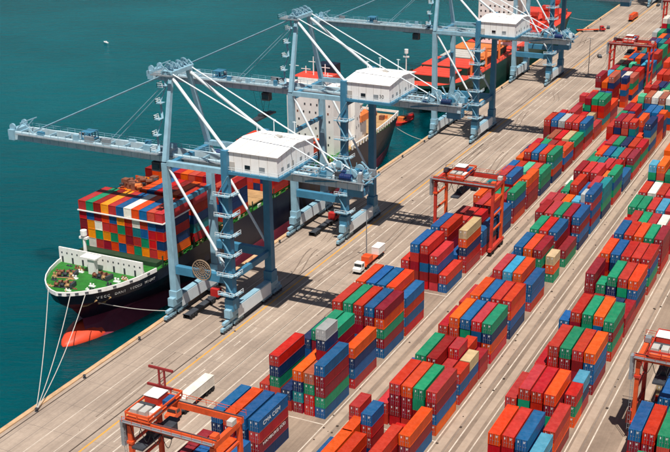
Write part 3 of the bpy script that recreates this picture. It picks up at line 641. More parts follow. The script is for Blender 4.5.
    # cable reel
    if reel:
        rl = MB().ring((11.4, -11.0, 14.8), (0, 1, 0), 2.7, 0.26, 22)
        for i in range(7): a = math.pi*i/7; rl.beam((11.4-2.6*math.cos(a), -11.0, 14.8-2.6*math.sin(a)), (11.4+2.6*math.cos(a), -11.0, 14.8+2.6*math.sin(a)), 0.1, 0.1)
        for rr in (0.9, 1.5, 2.1): rl.ring((11.4, -11.0, 14.8), (0, 1, 0), rr, 0.12, 16)
        rl.build('cable_reel', M['reel'], cr)
        MB().box(10.9, 11.9, -10.9, -10.2, 13.6, 15.4).build('reel_drive', B, cr)
    # trolley and cab
    MB().box(cab_x-3.2, cab_x+3.2, -2.1, 2.1, T-2.9, T-2.5).box(cab_x-1, cab_x+1, -1, 1, T-2.5, T-1.4).build('trolley', M['dark_steel'], cr)
    cb = MB().box(cab_x+1.4, cab_x+3.9, -3.1, -0.9, T-5.4, T-2.95).build('operator_cab', M['dark_steel'], cr)
    MB().box(cab_x+1.5, cab_x+3.8, -3.14, -3.1, T-4.9, T-3.5).build('cab_window', M['glass'], cb)
    if hoist:
        sp = MB().box(cab_x-1.2, cab_x+1.2, -6.1, 6.1, hoist, hoist+0.5).box(cab_x-0.8, cab_x+0.8, -2, 2, hoist+0.5, hoist+1.3)
        sp.build('spreader', M['dark_steel'], cr)
        for dx in (-1, 1):
            for dy in (-1.6, 1.6): MB().tube((cab_x+dx*0.7, dy, hoist+1.2), (cab_x+dx*2.4, dy, T-2.7), 0.05, 0.05, 4).build('hoist_rope', M['dark_steel'], cr)
    tag(cr, label, 'crane', 'quay cranes along the berth')
    return cr
quay_crane(231.5, 42.0, 'pale blue quay crane standing over the bow of the navy container ship', None, -9.0, reel=True)
quay_crane(298.0, 44.6, 'pale blue quay crane beside the white superstructure, dark spreader hanging from its boom', '30', -14.0, hoist=33.0)
quay_crane(415.5, 42.0, 'pale blue quay crane between the small red boat and the green ship', None, -12.0)
quay_crane(518.0, 42.0, 'pale blue quay crane beside the far end of the green ship', None, -6.0)
quay_crane(748.0, 42.0, 'most distant blue quay crane, only its base in view', None, -6.0)

# ------------------------------------------------------------------ rubber-tyred gantries
def yard_gantry(x0, y0, H, label, body, trim, tx, span=17.8, dep=9.0):
    G = empty('yard_gantry', (x0, y0, 0))
    for x in (0, span):
        MB().box(x-0.5, x+0.5, -1.6, dep+1.6, 1.5, 2.4).build('sill_beam', body, G)
        for y in (-0.6, 1.4, dep-1.4, dep+0.6):
            MB().tube((x-0.45, y, 0.75), (x+0.45, y, 0.75), 0.75, 0.75, 12).build('wheel', M['rubber'], G)
        for y in (0, dep):
            MB().beam((x, y, 2.4), (x, y, H-0.8), 0.8, 0.72, 0, 0.85, 0.85).build('leg', body if y == 0 else trim, G)
        for z in (7.5, 12.0, 16.5):
            MB().beam((x, 0.5, z), (x, dep-0.5, z), 0.4, 0.5).build('leg_tie', trim, G)
        MB().beam((x, 0.2, H-0.6), (x, dep-0.2, H-0.6), 0.9, 1.1).build('end_beam', body, G)
    for y in (0, dep):
        MB().beam((-0.8, y, H), (span+0.8, y, H), 0.8, 1.25).build('girder', body, G)
        MB().box(-0.8, span+0.8, y-0.12, y+0.12, H+0.63, H+0.8).build('trolley_rail', M['dark_steel'], G)
    hr = MB(); handrail(hr, [(-0.8, -1.3, H+0.4), (span+0.8, -1.3, H+0.4)], step=2.0); handrail(hr, [(-0.8, dep+1.3, H+0.4), (span+0.8, dep+1.3, H+0.4)], step=2.0); hr.build('handrail', trim, G)
    MB().box(-0.8, span+0.8, -1.4, -0.55, H+0.3, H+0.4).build('walkway', M['steel'], G)
    # power box, ladder, cables on the legs
    MB().box(-1.9, -0.6, 2.0, 6.5, 2.5, 5.2).build('power_house', trim, G)
    ld = MB()
    for z in range(0, int(H)-4): ld.box(-1.1, -0.6, -0.75, -0.7, 3+z, 3.07+z)
    ld.box(-1.12, -1.05, -0.76, -0.69, 2.6, H).box(-0.65, -0.58, -0.76, -0.69, 2.6, H).build('ladder', M['steel'], G)
    MB().box(-1.6, -0.85, -0.9, 0.6, H-5.0, H+0.4).build('cable_box', M['steel'], G)
    for k in range(4):
        pts = [(0.6+k*2.3+j*0.38, -0.75, H-0.4-2.6*math.sin(math.pi*j/6)) for j in range(7)]
        MB().path(pts, 0.07, 5).build('festoon_cable', M['rubber'], G)
    for k, (x, y) in enumerate(((0.2, dep-1.0), (span-0.3, 1.2), (span-0.2, dep-2.2))): MB().box(x-0.6, x+0.6, y-0.8, y+0.8, H+0.1, H+1.1).build('junction_box', [M['steel'], trim, M['hatch_grey']][k], G)
    for z in (4.0, H-4.5): MB().box(-0.62, 0.62, -0.62, 0.62, z, z+0.5).build('leg_collar', trim, G)
    # trolley
    T_ = MB().box(tx-2.5, tx+2.5, -0.8, dep+0.8, H+0.95, H+1.35).build('trolley', body, G)
    fr = MB()
    for y in (-0.9, dep+0.9): fr.beam((tx-2.6, y, H+2.3), (tx+2.6, y, H+2.3), 0.22, 0.4)
    for x in (tx-2.6, tx+2.6): fr.beam((x, -0.9, H+2.3), (x, dep+0.9, H+2.3), 0.22, 0.4)
    for x in (tx-2.5, tx, tx+2.5):
        for y in (-0.9, dep+0.9): fr.beam((x, y, H+1.35), (x, y, H+2.3), 0.2, 0.2)
    fr.build('trolley_frame', trim, T_)
    MB().box(tx-2.2, tx+0.8, 4.6, 7.8, H+1.35, H+3.1).build('winch_house', M['rtg_red'], T_)
    MB().box(tx-2.3, tx+0.9, 4.5, 7.9, H+3.1, H+3.22).build('winch_house_roof', M['ship_white'], T_)
    MB().box(tx+1.2, tx+2.4, 5.4, 8.0, H+1.35, H+2.4).build('motor_box', CM['b'], T_)
    MB().box(tx+1.2, tx+2.4, 1.2, 3.6, H+1.35, H+2.2).build('motor_box', M['ship_white'], T_)
    for dx in (-2.3, -0.4): MB().box(tx+dx, tx+dx+1.4, 0.2, 2.6, H+1.35, H+2.5).build('motor_box', M['hatch_grey'], T_)
    for y in (2.6, 3.6): MB().tube((tx-2.4, y, H+1.9), (tx+0.8, y, H+1.9), 0.45, 0.45, 10).build('winch_drum', M['dark_steel'], T_)
    cb = MB().box(tx+3.8, tx+5.6, 1.4, 3.6, H-2.6, H-0.2).build('operator_cab', M['dark_steel'], T_)
    MB().box(tx+3.9, tx+5.5, 1.36, 1.4, H-2.2, H-0.7).build('cab_window', M['glass'], cb)
    sp = MB().box(tx-1.2, tx+1.2, -1.6, 10.6, H-4.6, H-4.2).box(tx-0.9, tx+0.9, 2.5, 6.5, H-4.2, H-3.4)
    sp.build('spreader', M['dark_steel'], T_)
    for dx in (-0.8, 0.8):
        for y in (3, 6): MB().tube((tx+dx, y, H-3.5), (tx+dx, y, H+0.95), 0.04, 0.04, 4).build('hoist_rope', M['dark_steel'], T_)
    tag(G, label, 'gantry crane', 'yard gantries straddling the blocks')
    return G
g1 = yard_gantry(45.9, 143.0, 21.0, 'orange yard gantry beside the white trailer, red antenna frame on its trolley', M['rtg_orange'], M['rtg_orange'], 2.4)
ant = MB(); ant.beam((1.0, 8.5, 22.3), (1.0, 8.5, 28.0), 0.3, 0.3).beam((2.2, 8.5, 22.3), (2.2, 8.5, 28.0), 0.3, 0.3)
for k in range(4): ant.beam((1.0, 8.5, 23+k*1.2), (2.2, 8.5, 24.2+k*1.2), 0.14, 0.14)
ant.beam((-1.8, 8.5, 24.2), (3.8, 8.5, 24.2), 0.35, 0.45).beam((-1.2, 8.5, 28.0), (4.2, 8.5, 28.0), 0.35, 0.45).build('antenna_frame', M['antenna_red'], g1)
yard_gantry(46.0, 295.0, 21.4, 'red and orange yard gantry behind the tan container, in the middle of the quayside block', M['rtg_red'], M['rtg_orange'], 6.5)
yard_gantry(46.0, 514.0, 20.6, 'salmon red yard gantry far up the quayside block, beyond the blue crane house', M['rtg_red'], M['rtg_red'], 8.0)
yard_gantry(123.8, 210.5, 19.4, 'orange yard gantry on the fourth block, its shadow lying on the lane', M['rtg_orange'], M['rtg_red'], 4.5)
yard_gantry(46.0, 640.0, 20.6, 'most distant red yard gantry, cut by the top edge', M['rtg_red'], M['rtg_red'], 9.0)

# ------------------------------------------------------------------ ships
def hull_shape(xc, B, y_tip, y_end, zd, wl_set, blunt, levels, stern_in=0.25, rise=0.0, bulge=False, fl=1.0):
    """half-breadth sections; y_tip = stem at deck, wl_set = how far aft the stem lies at the waterline"""
    ys = [0, .6, 1.6, 3, 5, 8, 12, 17, 23, 30, 38, 48]
    L = y_end-y_tip
    ts = ys+[L*0.5, L-50, L-36, L-24, L-14, L-6, L]
    rows = []
    for z in levels:
        f = (z+2.5)/(zd+2.5); f = max(0.0, min(1.0, f))
        row = []
        for t_ in ts:
            off = wl_set*(1-f)**1.25
            y = y_tip+off*(1-min(1, t_/60.0))+t_
            ent = 26+fl*26*(1-f)
            s_ = min(1.0, t_/ent)
            hb = B*(1-(1-s_)**(2.6-0.8*fl*(1-f)))**(0.62+0.38*fl*(1-f))
            aft = (t_-(L-50))/50.0
            if aft > 0: hb *= 1-(stern_in+0.3*(1-f))*aft**2.2
            if bulge and z < 1.0: hb += (2.2 if z < -1 else 1.4)*math.exp(-((t_-16)/15.0)**2)
            row.append((y, max(0.0, hb), z+(rise*max(0, 1-t_/40.0)**1.5 if z > 6 else 0)))
        rows.append(row)
    return rows
def loft(rows, xc, name, mat, parent, i0, i1, smooth=True):
    mb = MB(); n = len(rows[0])
    for k in range(i0, i1+1):
        for s in (-1, 1):
            for (y, h, z) in rows[k]: mb.v.append((xc+s*h, y, z))
    for k in range(i1-i0):
        for j in range(n-1):
            a = k*2*n; b = a+2*n
            mb.f.append((b+j, b+j+1, a+j+1, a+j)); mb.m.append(0)
            mb.f.append((a+n+j, a+n+j+1, b+n+j+1, b+n+j)); mb.m.append(0)
        a = k*2*n; b = a+2*n
        mb.f.append((a+n-1, b+n-1, b+2*n-1, a+2*n-1)); mb.m.append(0)
    return mb.build(name, mat, parent, smooth=False)
def deck(rows, k, xc, name, mat, parent, dz=0.0, j0=0, j1=None):
    r = rows[k][j0:j1]
    pts = [(xc-h, y, z+dz) for y, h, z in r]+[(xc+h, y, z+dz) for y, h, z in reversed(r)]
    mb = MB(); n = len(r)
    for i in range(n-1):
        a, b = r[i], r[i+1]
        mb.poly([(xc-a[1], a[0], a[2]+dz), (xc+a[1], a[0], a[2]+dz), (xc+b[1], b[0], b[2]+dz), (xc-b[1], b[0], b[2]+dz)], [(0,1,2,3)])
    return mb.build(name, mat, parent)

XC, BM = -16.6, 14.2
ship = empty('container_ship', (0, 0, 0))
LV = [-7, -2.5, 0.5, 1.8, 6.0, 9.0, 12.2]
def interp(tab, v):
    if v <= tab[0][0]: return tab[0][1]
    for (a, b), (a2, b2) in zip(tab, tab[1:]):
        if v <= a2: return b+(b2-b)*(v-a)/(a2-a)
    return tab[-1][1]
def bow_rows():
    WLT = [(203.5, 3.4), (206, 5.0), (212, 7.2), (219, 8.2), (230, 9.6), (245, 12.6), (262, BM)]
    TAB = [(203.5, WLT), (203.5, WLT), (204.5, [(204.5, 1.6), (208, 3.6), (214, 4.8), (222, 5.6), (231, 7.4), (245, 11.8), (262, BM)]),
           (206.0, [(206, 0), (208, 1.5), (213, 3.8), (221, 6.6), (231, 9.6), (246, 13.4), (262, BM)]), (202.4, [(202.4, 0), (204.4, 2.7), (208, 5.6), (213, 8.5), (220, 11.2), (230, 13.3), (245, BM), (262, BM)]),
           (198.4, [(198.4, 0), (199.2, 2.6), (200.8, 4.9), (203.5, 7.5), (207, 9.9), (212, 12.0), (220, 13.6), (231, BM), (262, BM)]), (197.0, None)]
    base = hull_shape(XC, BM, 197.0, 388.0, 12.2, 4.5, True, LV); out = []
    us = [0, .01, .025, .045, .075, .12, .18, .26, .36, .48, .62, .8, 1.0]
    for (st_, tab), z, br in zip(TAB, LV, base):
        row = []
        for u_ in us:
            y = st_+u_*(262-st_)
            hb = interp(tab, y) if tab else BM*(1-(1-min(1, (y-197)/29.0))**2.6)**0.66
            row.append((y, hb, z))
        row += [p for p in br if p[0] > 270]
        out.append(row)
    return out
rows = bow_rows()
loft(rows, XC, 'hull', M['navy_hull'], ship, 3, 6)
loft(rows, XC, 'boot_topping', M['boot_red'], ship, 0, 3)
deck(rows, 6, XC, 'main_deck', M['deck_green'], ship, -0.25)
# bulwark round the bow
bw = MB(); n = 9
edge = [(XC-h, y, z) for y, h, z in reversed(rows[6][:n])]+[(XC+h, y, z) for y, h, z in rows[6][1:n]]
cx0, cy0 = XC, 222.0
for a, b in zip(edge, edge[1:]):
    def inn(p, k):
        d = Vector((cx0-p[0], cy0-p[1], 0)); d.normalize(); return (p[0]+d.x*k, p[1]+d.y*k)
    ai, bi_ = inn(a, 0.28), inn(b, 0.28); ao, bo_ = inn(a, -0.05), inn(b, -0.05)
    bw.poly([(ao[0],ao[1],a[2]-0.3),(bo_[0],bo_[1],b[2]-0.3),(bi_[0],bi_[1],b[2]-0.3),(ai[0],ai[1],a[2]-0.3),(ao[0],ao[1],a[2]+0.75),(bo_[0],bo_[1],b[2]+0.75),(bi_[0],bi_[1],b[2]+0.75),(ai[0],ai[1],a[2]+0.75)],
            [(0,1,5,4),(1,2,6,5),(2,3,7,6),(3,0,4,7),(4,5,6,7)])
bw.build('bulwark', M['ship_white'], ship)
for i in range(9):
    a = Vector(edge[n-1+i]); 
    if i+n < len(edge):
        b = Vector(edge[n+i]); m_ = (a+b)/2; d = (b-a).normalized()
        MB().beam(m_-d*0.45+Vector((0,0,0.3)), m_+d*0.45+Vector((0,0,0.3)), 0.5, 0.32).build('fairlead', M['dark_steel'], ship)
# bulb
bb = MB(); nr = 14; BT = [(197.5, .15, .15), (198.2, 1.2, .9), (199.6, 2.3, 1.5), (202, 3.5, 2.2), (205, 4.75, 2.9), (208, 5.6, 3.2)]
for y, w_, h_ in BT:
    for k in range(nr):
        a = 2*math.pi*k/nr; bb.v.append((XC+w_*math.cos(a), y, -2.55+h_*math.sin(a)))
for i in range(len(BT)-1):
    for k in range(nr): bb.f.append((i*nr+k, i*nr+(k+1) % nr, (i+1)*nr+(k+1) % nr, (i+1)*nr+k)); bb.m.append(0)
bb.f.append(tuple(reversed(range(nr)))); bb.m.append(0)
bb.build('bulb', M['bulb_red'], ship, smooth=True)
# breakwater with openings
bk = MB().poly([(XC-13.6, 215.2, 11.9), (XC+13.4, 215.2, 11.9), (XC+13.4, 215.2, 16.2), (XC-13.6, 215.2, 16.2), (XC-13.6, 215.6, 11.9), (XC+13.4, 215.6, 11.9), (XC+13.4, 215.6, 16.2), (XC-13.6, 215.6, 16.2)],
               [(0,1,2,3),(5,4,7,6),(3,2,6,7),(1,5,6,2),(4,0,3,7)]).build('breakwater', M['ship_white'], ship)
for i in range(16):
    x = XC-12.8+i*1.68; MB().box(x, x+0.4, 215.14, 215.2, 14.6, 15.0).build('port_hole', M['dark_steel'], bk)
    if i % 2 == 0 and i not in (6, 8): MB().box(x, x+0.55, 215.13, 215.2, 12.0, 13.7).build('opening', M['dark_steel'], bk)
for i in range(9): MB().beam((XC-12.5+i*3.1, 217.6, 12), (XC-12.5+i*3.1, 215.65, 15.2), 0.25, 0.25).build('stay', M['ship_white'], bk)
# foredeck fittings
fm = MB().box(XC-1.2, XC+0.9, 211.5, 212.9, 12, 16.2).box(XC-3.4, XC+1.6, 211.2, 214.0, 16.2, 16.6); fm.build('mast_house', M['ship_white'], ship)
MB().tube((XC-6.3, 217.2, 12), (XC-6.3, 217.2, 20.0), 0.55, 0.4, 10).box(XC-7.6, XC-5.0, 216.7, 217.7, 19.0, 19.6).tube((XC-6.3, 217.2, 20.0), (XC-6.3, 217.2, 21.4), 0.9, 0.9, 10).build('fore_mast', M['ship_white'], ship)
rd = random.Random(5)
def windlass(x, y, rz):
    w_ = empty('windlass', (x, y, 12.0), rz); w_.parent = ship
    for k in range(3):
        MB().tube((-2.0+k*1.6, -0.5, 0.75), (-1.2+k*1.6, -0.5, 0.75), 0.42, 0.42, 10).tube((-2.05+k*1.6, -0.5, 0.75), (-1.95+k*1.6, -0.5, 0.75), 0.7, 0.7, 10).build('drum', [M['rust'], M['dark_steel'], M['hatch_tan']][k], w_)
        MB().tube((-2.0+k*1.6, 1.3, 0.7), (-1.0+k*1.6, 1.3, 0.7), 0.36, 0.36, 10).tube((-1.1+k*1.6, 1.3, 0.7), (-1.0+k*1.6, 1.3, 0.7), 0.62, 0.62, 10).build('drum', M['rust'], w_)
    MB().box(-2.4, 2.6, -0.9, -0.2, 0, 0.2).box(-2.4, 2.6, 0.9, 1.6, 0, 0.2).box(2.2, 2.8, -0.9, 1.6, 0, 1.2).build('bed', M['dark_steel'], w_)
windlass(XC-5.6, 208.0, 0.35); windlass(XC+3.6, 210.6, -0.1); windlass(XC-1.8, 202.2, 0.2)
for i in range(26):
    a = rd.uniform(-1, 1); y = rd.uniform(200.5, 214); hb = 12.2*(1-(1-min(1, (y-197)/26))**2.4)**0.62
    x = XC+a*hb*0.9; s = rd.uniform(0.2, 0.5)
    MB().tube((x-0.45, y, 12), (x-0.45, y, 12+s*2), s*0.6, s*0.6, 8).tube((x+0.45, y, 12), (x+0.45, y, 12+s*2), s*0.6, s*0.6, 8).box(x-0.9, x+0.9, y-s, y+s, 11.95, 12.15).build('bitt', [M['rust'], M['ship_white'], M['hatch_tan'], M['dark_steel']][i % 4], ship)
for a, b in (((XC-4.5, 200.6), (XC-3, 208)), ((XC-8.4, 205.4), (XC-4, 207.0)), ((XC+1, 199.5), (XC-4, 206))):
    MB().tube((a[0], a[1], 12.1), (b[0], b[1], 12.1), 0.13, 0.13, 6).build('deck_chain', M['hatch_tan'], ship)
# hatch coaming and empty hatch covers
MB().box(XC-12.6, XC+12.6, 222.5, 324, 11.9, 13.2).build('hatch_coaming', M['coaming'], ship)
for y in (271.5, 277.7): MB().box(XC-12.9, XC+12.9, y, y+6.0, 13.2, 13.55).build('hatch_cover', M['hatch_tan'], ship)
for y in (223.2, 238.2, 253.6, 270.0, 283.0, 297.6, 306.5, 321.0):
    MB().box(XC+13.9, XC+14.1, y, y+0.4, 12, 15.2).build('lashing_post', M['coaming'], ship)
hr = MB(); handrail(hr, [(XC+14.0, 224, 12), (XC+14.0, 372, 12)], step=3.0); hr.build('handrail', M['deck_green'], ship)
rd = random.Random(8)
for i in range(44):
    y = 224+i*2.9+rd.uniform(-1, 1); s = rd.uniform(0.2, 0.6)
    MB().box(XC+13.3, XC+13.3+s*1.1, y, y+s*2.5, 11.95, 12+rd.uniform(0.3, 1.4)).build('deck_fitting', [M['deck_green'], M['ship_white'], M['hatch_tan'], M['rust']][i % 4], ship)
# superstructure
sx0, sx1, sy0, sy1 = XC-7.0, XC+11.0, 331.0, 345.0
su = MB().box(sx0, sx1, sy0, sy1, 12, 35.0).build('superstructure', M['ship_white'], ship)
for k in range(7):
    for i in range(7):
        if (i*3+k*5) % 7 == 0: continue
        x = sx0+1.5+i*2.35+(k % 2)*0.5; z = 15.0+k*2.75
        MB().box(x, x+0.55, sy0-0.05, sy0, z, z+0.75).build('port_hole', M['rust'] if (i+k) % 5 == 0 else M['dark_steel'], su)
MB().box(sx0-4.5, sx1+0.3, sy0-0.6, sy0+6.5, 33.2, 35.6).build('bridge_wing', M['ship_white'], su)
MB().box(sx0-4.3, sx1+0.1, sy0-0.66, sy0-0.6, 34.2, 35.1).build('bridge_windows', M['glass'], su)
MB().box(sx0+4, sx1-4, sy0+1, sy0+8, 35.6, 38.0).build('monkey_island', M['ship_white'], su)
MB().box(sx0+2, sx1-3, sy0+1.2, sy0+10, 38.0, 38.2).build('island_deck', M['deck_red'], su)
for i, (x, y, h) in enumerate(((XC+1, 336, 9), (XC+4, 339, 6), (XC-3, 338, 5), (XC+7, 335, 4), (XC-6, 335, 7))):
    MB().tube((x, y, 35.6), (x, y, 35.6+h), 0.25, 0.16, 8).beam((x-1.8, y, 35.6+h*0.8), (x+1.8, y, 35.6+h*0.8), 0.2, 0.2).build('antenna_mast', M['ship_white'], su)
for k in range(5):
    y = sy1+k*2.6
    MB().box(XC-7, XC+12.4-k*0.4, y, y+2.6, 12, 31.0-k*3.0).build('aft_house', M['ship_white'], su)
    MB().box(XC-7.3, XC+12.8-k*0.4, y, y+2.7, 31.0-k*3.0, 31.25-k*3.0).build('aft_deck', M['hatch_grey'], su)
    for j in range(3): MB().box(XC+12.4-k*0.4, XC+12.46-k*0.4, y+0.4+j*0.7, y+0.75+j*0.7, 14.5+j*3.1, 15.5+j*3.1).build('port_hole', M['dark_steel'], su)
fn = MB().box(XC-4.5, XC+2.5, 348, 354, 20, 39).build('funnel', M['navy_hull'], su)
MB().box(XC-4.55, XC+2.55, 347.95, 354.05, 33, 35.5).build('funnel_band', M['deck_red'], fn)
lb = MB().box(XC+10.2, XC+12.6, 350, 357, 19.0, 21.4).poly([(XC+10.2,350,21.4),(XC+12.6,350,21.4),(XC+12.6,357,21.4),(XC+10.2,357,21.4),(XC+11.4,351.5,22.6),(XC+11.4,355.5,22.6)], [(0,1,4),(1,2,5,4),(2,3,5),(3,0,4,5)])
lb.build('lifeboat', M['hatch_orange'], ship)
for y in (351, 356): MB().beam((XC+9.6, y, 17), (XC+12.2, y, 24), 0.3, 0.3).build('davit', M['ship_white'], ship)
deck(rows, 6, XC, 'aft_main_deck', M['hatch_tan'], ship, -0.2, len(rows[6])-6)
# aft bulwark with slots
st = rows[6]
for j in range(len(st)-6, len(st)-1):
    a, b = st[j], st[j+1]
    for s in (-1, 1):
        p = Vector((XC+s*a[1], a[0], 12.1)); q_ = Vector((XC+s*b[1], b[0], 12.1)); nseg = max(1, int((q_-p).length/2.2))
        MB().beam(p+Vector((0,0,1.5)), q_+Vector((0,0,1.5)), 0.3, 0.5).build('aft_rail', M['ship_white'], ship)
        for i in range(nseg):
            m_ = p+(q_-p)*(i+0.5)/nseg; MB().beam(m_, m_+Vector((0,0,1.4)), 0.35, 0.8).build('aft_stanchion', M['ship_white'], ship)
a = st[-1]; MB().beam((XC-a[1], a[0], 13.4), (XC+a[1], a[0], 13.4), 0.3, 0.9).build('aft_rail', M['ship_white'], ship)
for i in range(16):
    x = XC+rd.uniform(-9, 9); y = rd.uniform(364, 385); s = rd.uniform(0.3, 0.9)
    MB().box(x-s, x+s, y-s, y+s, 12, 12+s*2).build('aft_machinery', [M['rust'], M['ship_white'], M['deck_red'], M['hatch_orange']][i % 4], ship)
# name on the bow: one mesh per letter, laid on the flared plating
def hull_pt(y, z):
    for k in range(len(LV)-1):
        if LV[k] <= z <= LV[k+1]:
            f = (z-LV[k])/(LV[k+1]-LV[k]); out = []
            for row in (rows[k], rows[k+1]):
                for p, q_ in zip(row, row[1:]):
                    if p[0] <= y <= q_[0]:
                        u_ = (y-p[0])/(q_[0]-p[0]); out.append(p[1]+(q_[1]-p[1])*u_); break
                else: out.append(0)
            return Vector((XC+out[0]+(out[1]-out[0])*f, y, z))
for y in (203.2, 206.2):
    p = hull_pt(y, 7.4)+Vector((0.15, -0.1, 0)); t2 = hull_pt(y, 9.6)+Vector((0.15, -0.1, 0))
    MB().beam(p, t2, 0.4, 0.35).beam(p+Vector((-0.5, -0.9, 0.25)), p+Vector((0.5, 0.9, 0.25)), 0.45, 0.5).build('anchor', M['hatch_tan'], ship)
nm = 'VECC DANI VECCO MIGHT'; yy = 203.4
for ch in nm:
    if ch != ' ':
        p = hull_pt(yy, 10.2); py_ = hull_pt(yy+0.5, 10.2)-p; pz = hull_pt(yy, 10.8)-p
        tx = py_.normalized(); nz = tx.cross(pz.normalized()).normalized(); ty = nz.cross(tx)
        o = text(ch, 1.1, ship, (0,0,0), (0,0,0), M['lettering'], name='hull_letter', ext=0.015)
        mm = Matrix(((tx.x, ty.x, nz.x, p.x+nz.x*0.05), (tx.y, ty.y, nz.y, p.y+nz.y*0.05), (tx.z, ty.z, nz.z, p.z+nz.z*0.05), (0,0,0,1)))
        o.matrix_local = mm
        yy += 0.76
    else: yy += 1.1
tag(ship, 'navy blue container ship with green foredeck, white breakwater and orange bulb, moored alongside', 'ship')

# cargo on the ship
FACE = [['g','w','r','d','o','b','o','g','y','r','o'], ['d','y','g','y','g','o','d','r','g','r','n'], ['d','y','w','r','r','g','d','t','b','r','r'], ['r','b','d','o','b','y','r','w','r','b','n'], ['r','g','d','y','r','b','w','o','b','r','r']]
rg2 = random.Random(21)
ROWT = ['lowest', 'second', 'third', 'fourth', 'top', 'upper']
SHIPBAY = [(225.0, 'forward', [5]*11), (239.3, 'second', [4, 4, 4, 4, 5, 5, 5, 5, 5, 5, 5]), (256.0, 'third', [5]*9+[4, 4]), (284.0, 'fourth', [3]*11), (307.5, 'fifth', [3]*11)]
srest = MB()
CP = 2.5
nd = 0
for bi, (y, bn, hs) in enumerate(SHIPBAY):
    for j in range(11):
        x = XC-5*CP+j*CP
        for k in range(hs[j]):
            if bi == 0: ch = FACE[k][j]
            elif bi == 4: ch = 'o' if k == 2 and j not in (4, 8) else rg2.choice('rgbnd')
            elif bi == 3: ch = rg2.choice('rrrdn')
            elif bi == 2: ch = rg2.choice('oorrbd') if k == hs[j]-1 else rg2.choice('rrobnd')
            else: ch = rg2.choice('rroodtb')
            z = 13.25+k*(CH+0.01) if bi not in (99,) else 0
            front = bi == 0
            show = front or (j == 10 and bi < 4) or (k == hs[j]-1 and bi in (1, 2)) or (bi in (3, 4) and k == hs[j]-1 and j > 4) or (bi == 2 and k >= 3)
            if show:
                o = make_container('deck_container', ch, 40, (x, y, z), 0, door=False)
                tag(o, '%s container aboard ship, %s bay, %s tier, %s column from seaward side' % (CC[ch][0], bn, TIER[k], NAMES[j]), 'container', 'containers on the ship deck'); nd += 1
            else: srest.box(x-CW/2, x+CW/2, y, y+12.19, z, z+CH, CIDX[ch])
tag(srest.build('ship_cargo', CMLIST), 'inner containers of the ship deck stacks', 'containers', kind='stuff').pass_index = 1
# white lashing bar across the front stack
MB().box(XC-13.9, XC+13.9, 224.55, 224.85, 23.4, 23.68).box(XC+13.75, XC+14.05, 224.85, 237.4, 23.4, 23.68).build('lashing_bar', M['ship_white'], ship)
# rusty machinery cargo on orange flat racks
fc = empty('machinery_cargo', (XC-9.2, 245.5, 23.7))
for k in range(4): MB().box(-4.6+k*2.5, -2.3+k*2.5, -6, 6, 0, 0.4).box(-4.6+k*2.5, -2.3+k*2.5, -6, -5.8, 0.4, 1.6).box(-4.6+k*2.5, -2.3+k*2.5, 5.8, 6, 0.4, 1.6).build('flat_rack', CM['y' if k % 2 else 'o'], fc)
for i in range(26):
    x, y, s = rd.uniform(-4.2, 4.6), rd.uniform(-5, 5), rd.uniform(0.4, 1.0)
    if i % 2: MB().box(x-s, x+s, y-s, y+s, 0.4, 0.4+s*rd.uniform(1.2, 2.6)).build('machine_block', M['rust'], fc)
    else: MB().tube((x-s, y, 1.0+s), (x+s, y+0.4, 1.0+s*1.3), s*0.7, s*0.7, 9).build('machine_drum', [M['rust'], M['dark_steel'], M['hatch_orange']][i % 3], fc)
tag(fc, 'rusty brown machinery lashed on orange flat racks aboard the ship', 'cargo')

# green ship
XG, BG = -18.5, 15.5
s2 = empty('bulk_ship', (0, 0, 0))
rows2 = hull_shape(XG, BG, 440.0, 645.0, 10.0, 5.0, True, [-7, -2.5, 2, 6, 10.0])
loft(rows2, XG, 'hull', M['green_hull'], s2, 1, 4); loft(rows2, XG, 'boot_topping', M['boot_red'], s2, 0, 1)
deck(rows2, 4, XG, 'main_deck', M['deck_red'], s2, -0.2)
bw = MB(); n = 10
edge = [(XG-h, y, z) for y, h, z in reversed(rows2[4][:n])]+[(XG+h, y, z) for y, h, z in rows2[4][1:n]]
for a, b in zip(edge, edge[1:]): bw.beam((a[0], a[1], a[2]+0.3), (b[0], b[1], b[2]+0.3), 0.3, 1.2)
bw.build('bulwark', M['green_hull'], s2)
for y0, y1, m_, x0, x1, zt in ((452, 468, 'deck_red', -9, 9, 12.6), (470, 488, 'deck_red', -11, 11, 13.0), (490, 507, 'hatch_grey', -10, 6, 13.0), (490, 507, 'hatch_orange', 6.5, 12, 13.0), (509, 526, 'hatch_orange', -11, 11, 13.0)):
    h_ = MB().box(XG+x0, XG+x1, y0, y1, 9.7, zt).build('hatch', M['green_hull'], s2)
    for k in range(4):
        w_ = (y1-y0)/4; MB().box(XG+x0-0.2, XG+x1+0.2, y0+k*w_+0.15, y0+(k+1)*w_-0.15, zt, zt+0.35).build('hatch_cover', M[m_], h_)
su2 = MB().box(XG-9, XG+11, 540, 556, 9.8, 33).build('superstructure', M['ship_white'], s2)
for k in range(7):
    for i in range(8): MB().box(XG-8+i*2.4, XG-7.2+i*2.4, 539.95, 540, 12+k*2.8, 12.9+k*2.8).build('port_hole', M['dark_steel'], su2)
MB().box(XG-13, XG+15, 540, 547, 33, 35.4).build('bridge_wing', M['ship_white'], su2)
MB().box(XG-12.8, XG+14.8, 539.93, 540, 33.9, 34.9).build('bridge_windows', M['glass'], su2)
for k in range(3): MB().box(XG-8, XG+9-k, 556+k*4, 560+k*4, 9.8, 27-k*5).build('aft_house', M['ship_white'], su2)
MB().box(XG-3, XG+3, 560, 566, 20, 36).build('funnel', M['deck_red'], su2)
MB().tube((XG-10, 449, 10), (XG-10, 449, 23), 0.35, 0.25, 8).box(XG-11.3, XG-8.7, 448.6, 449.4, 20.6, 21.2).tube((XG-10, 449, 22.4), (XG-10, 449, 24.2), 0.9, 0.9, 10).build('fore_mast', M['ship_white'], s2)
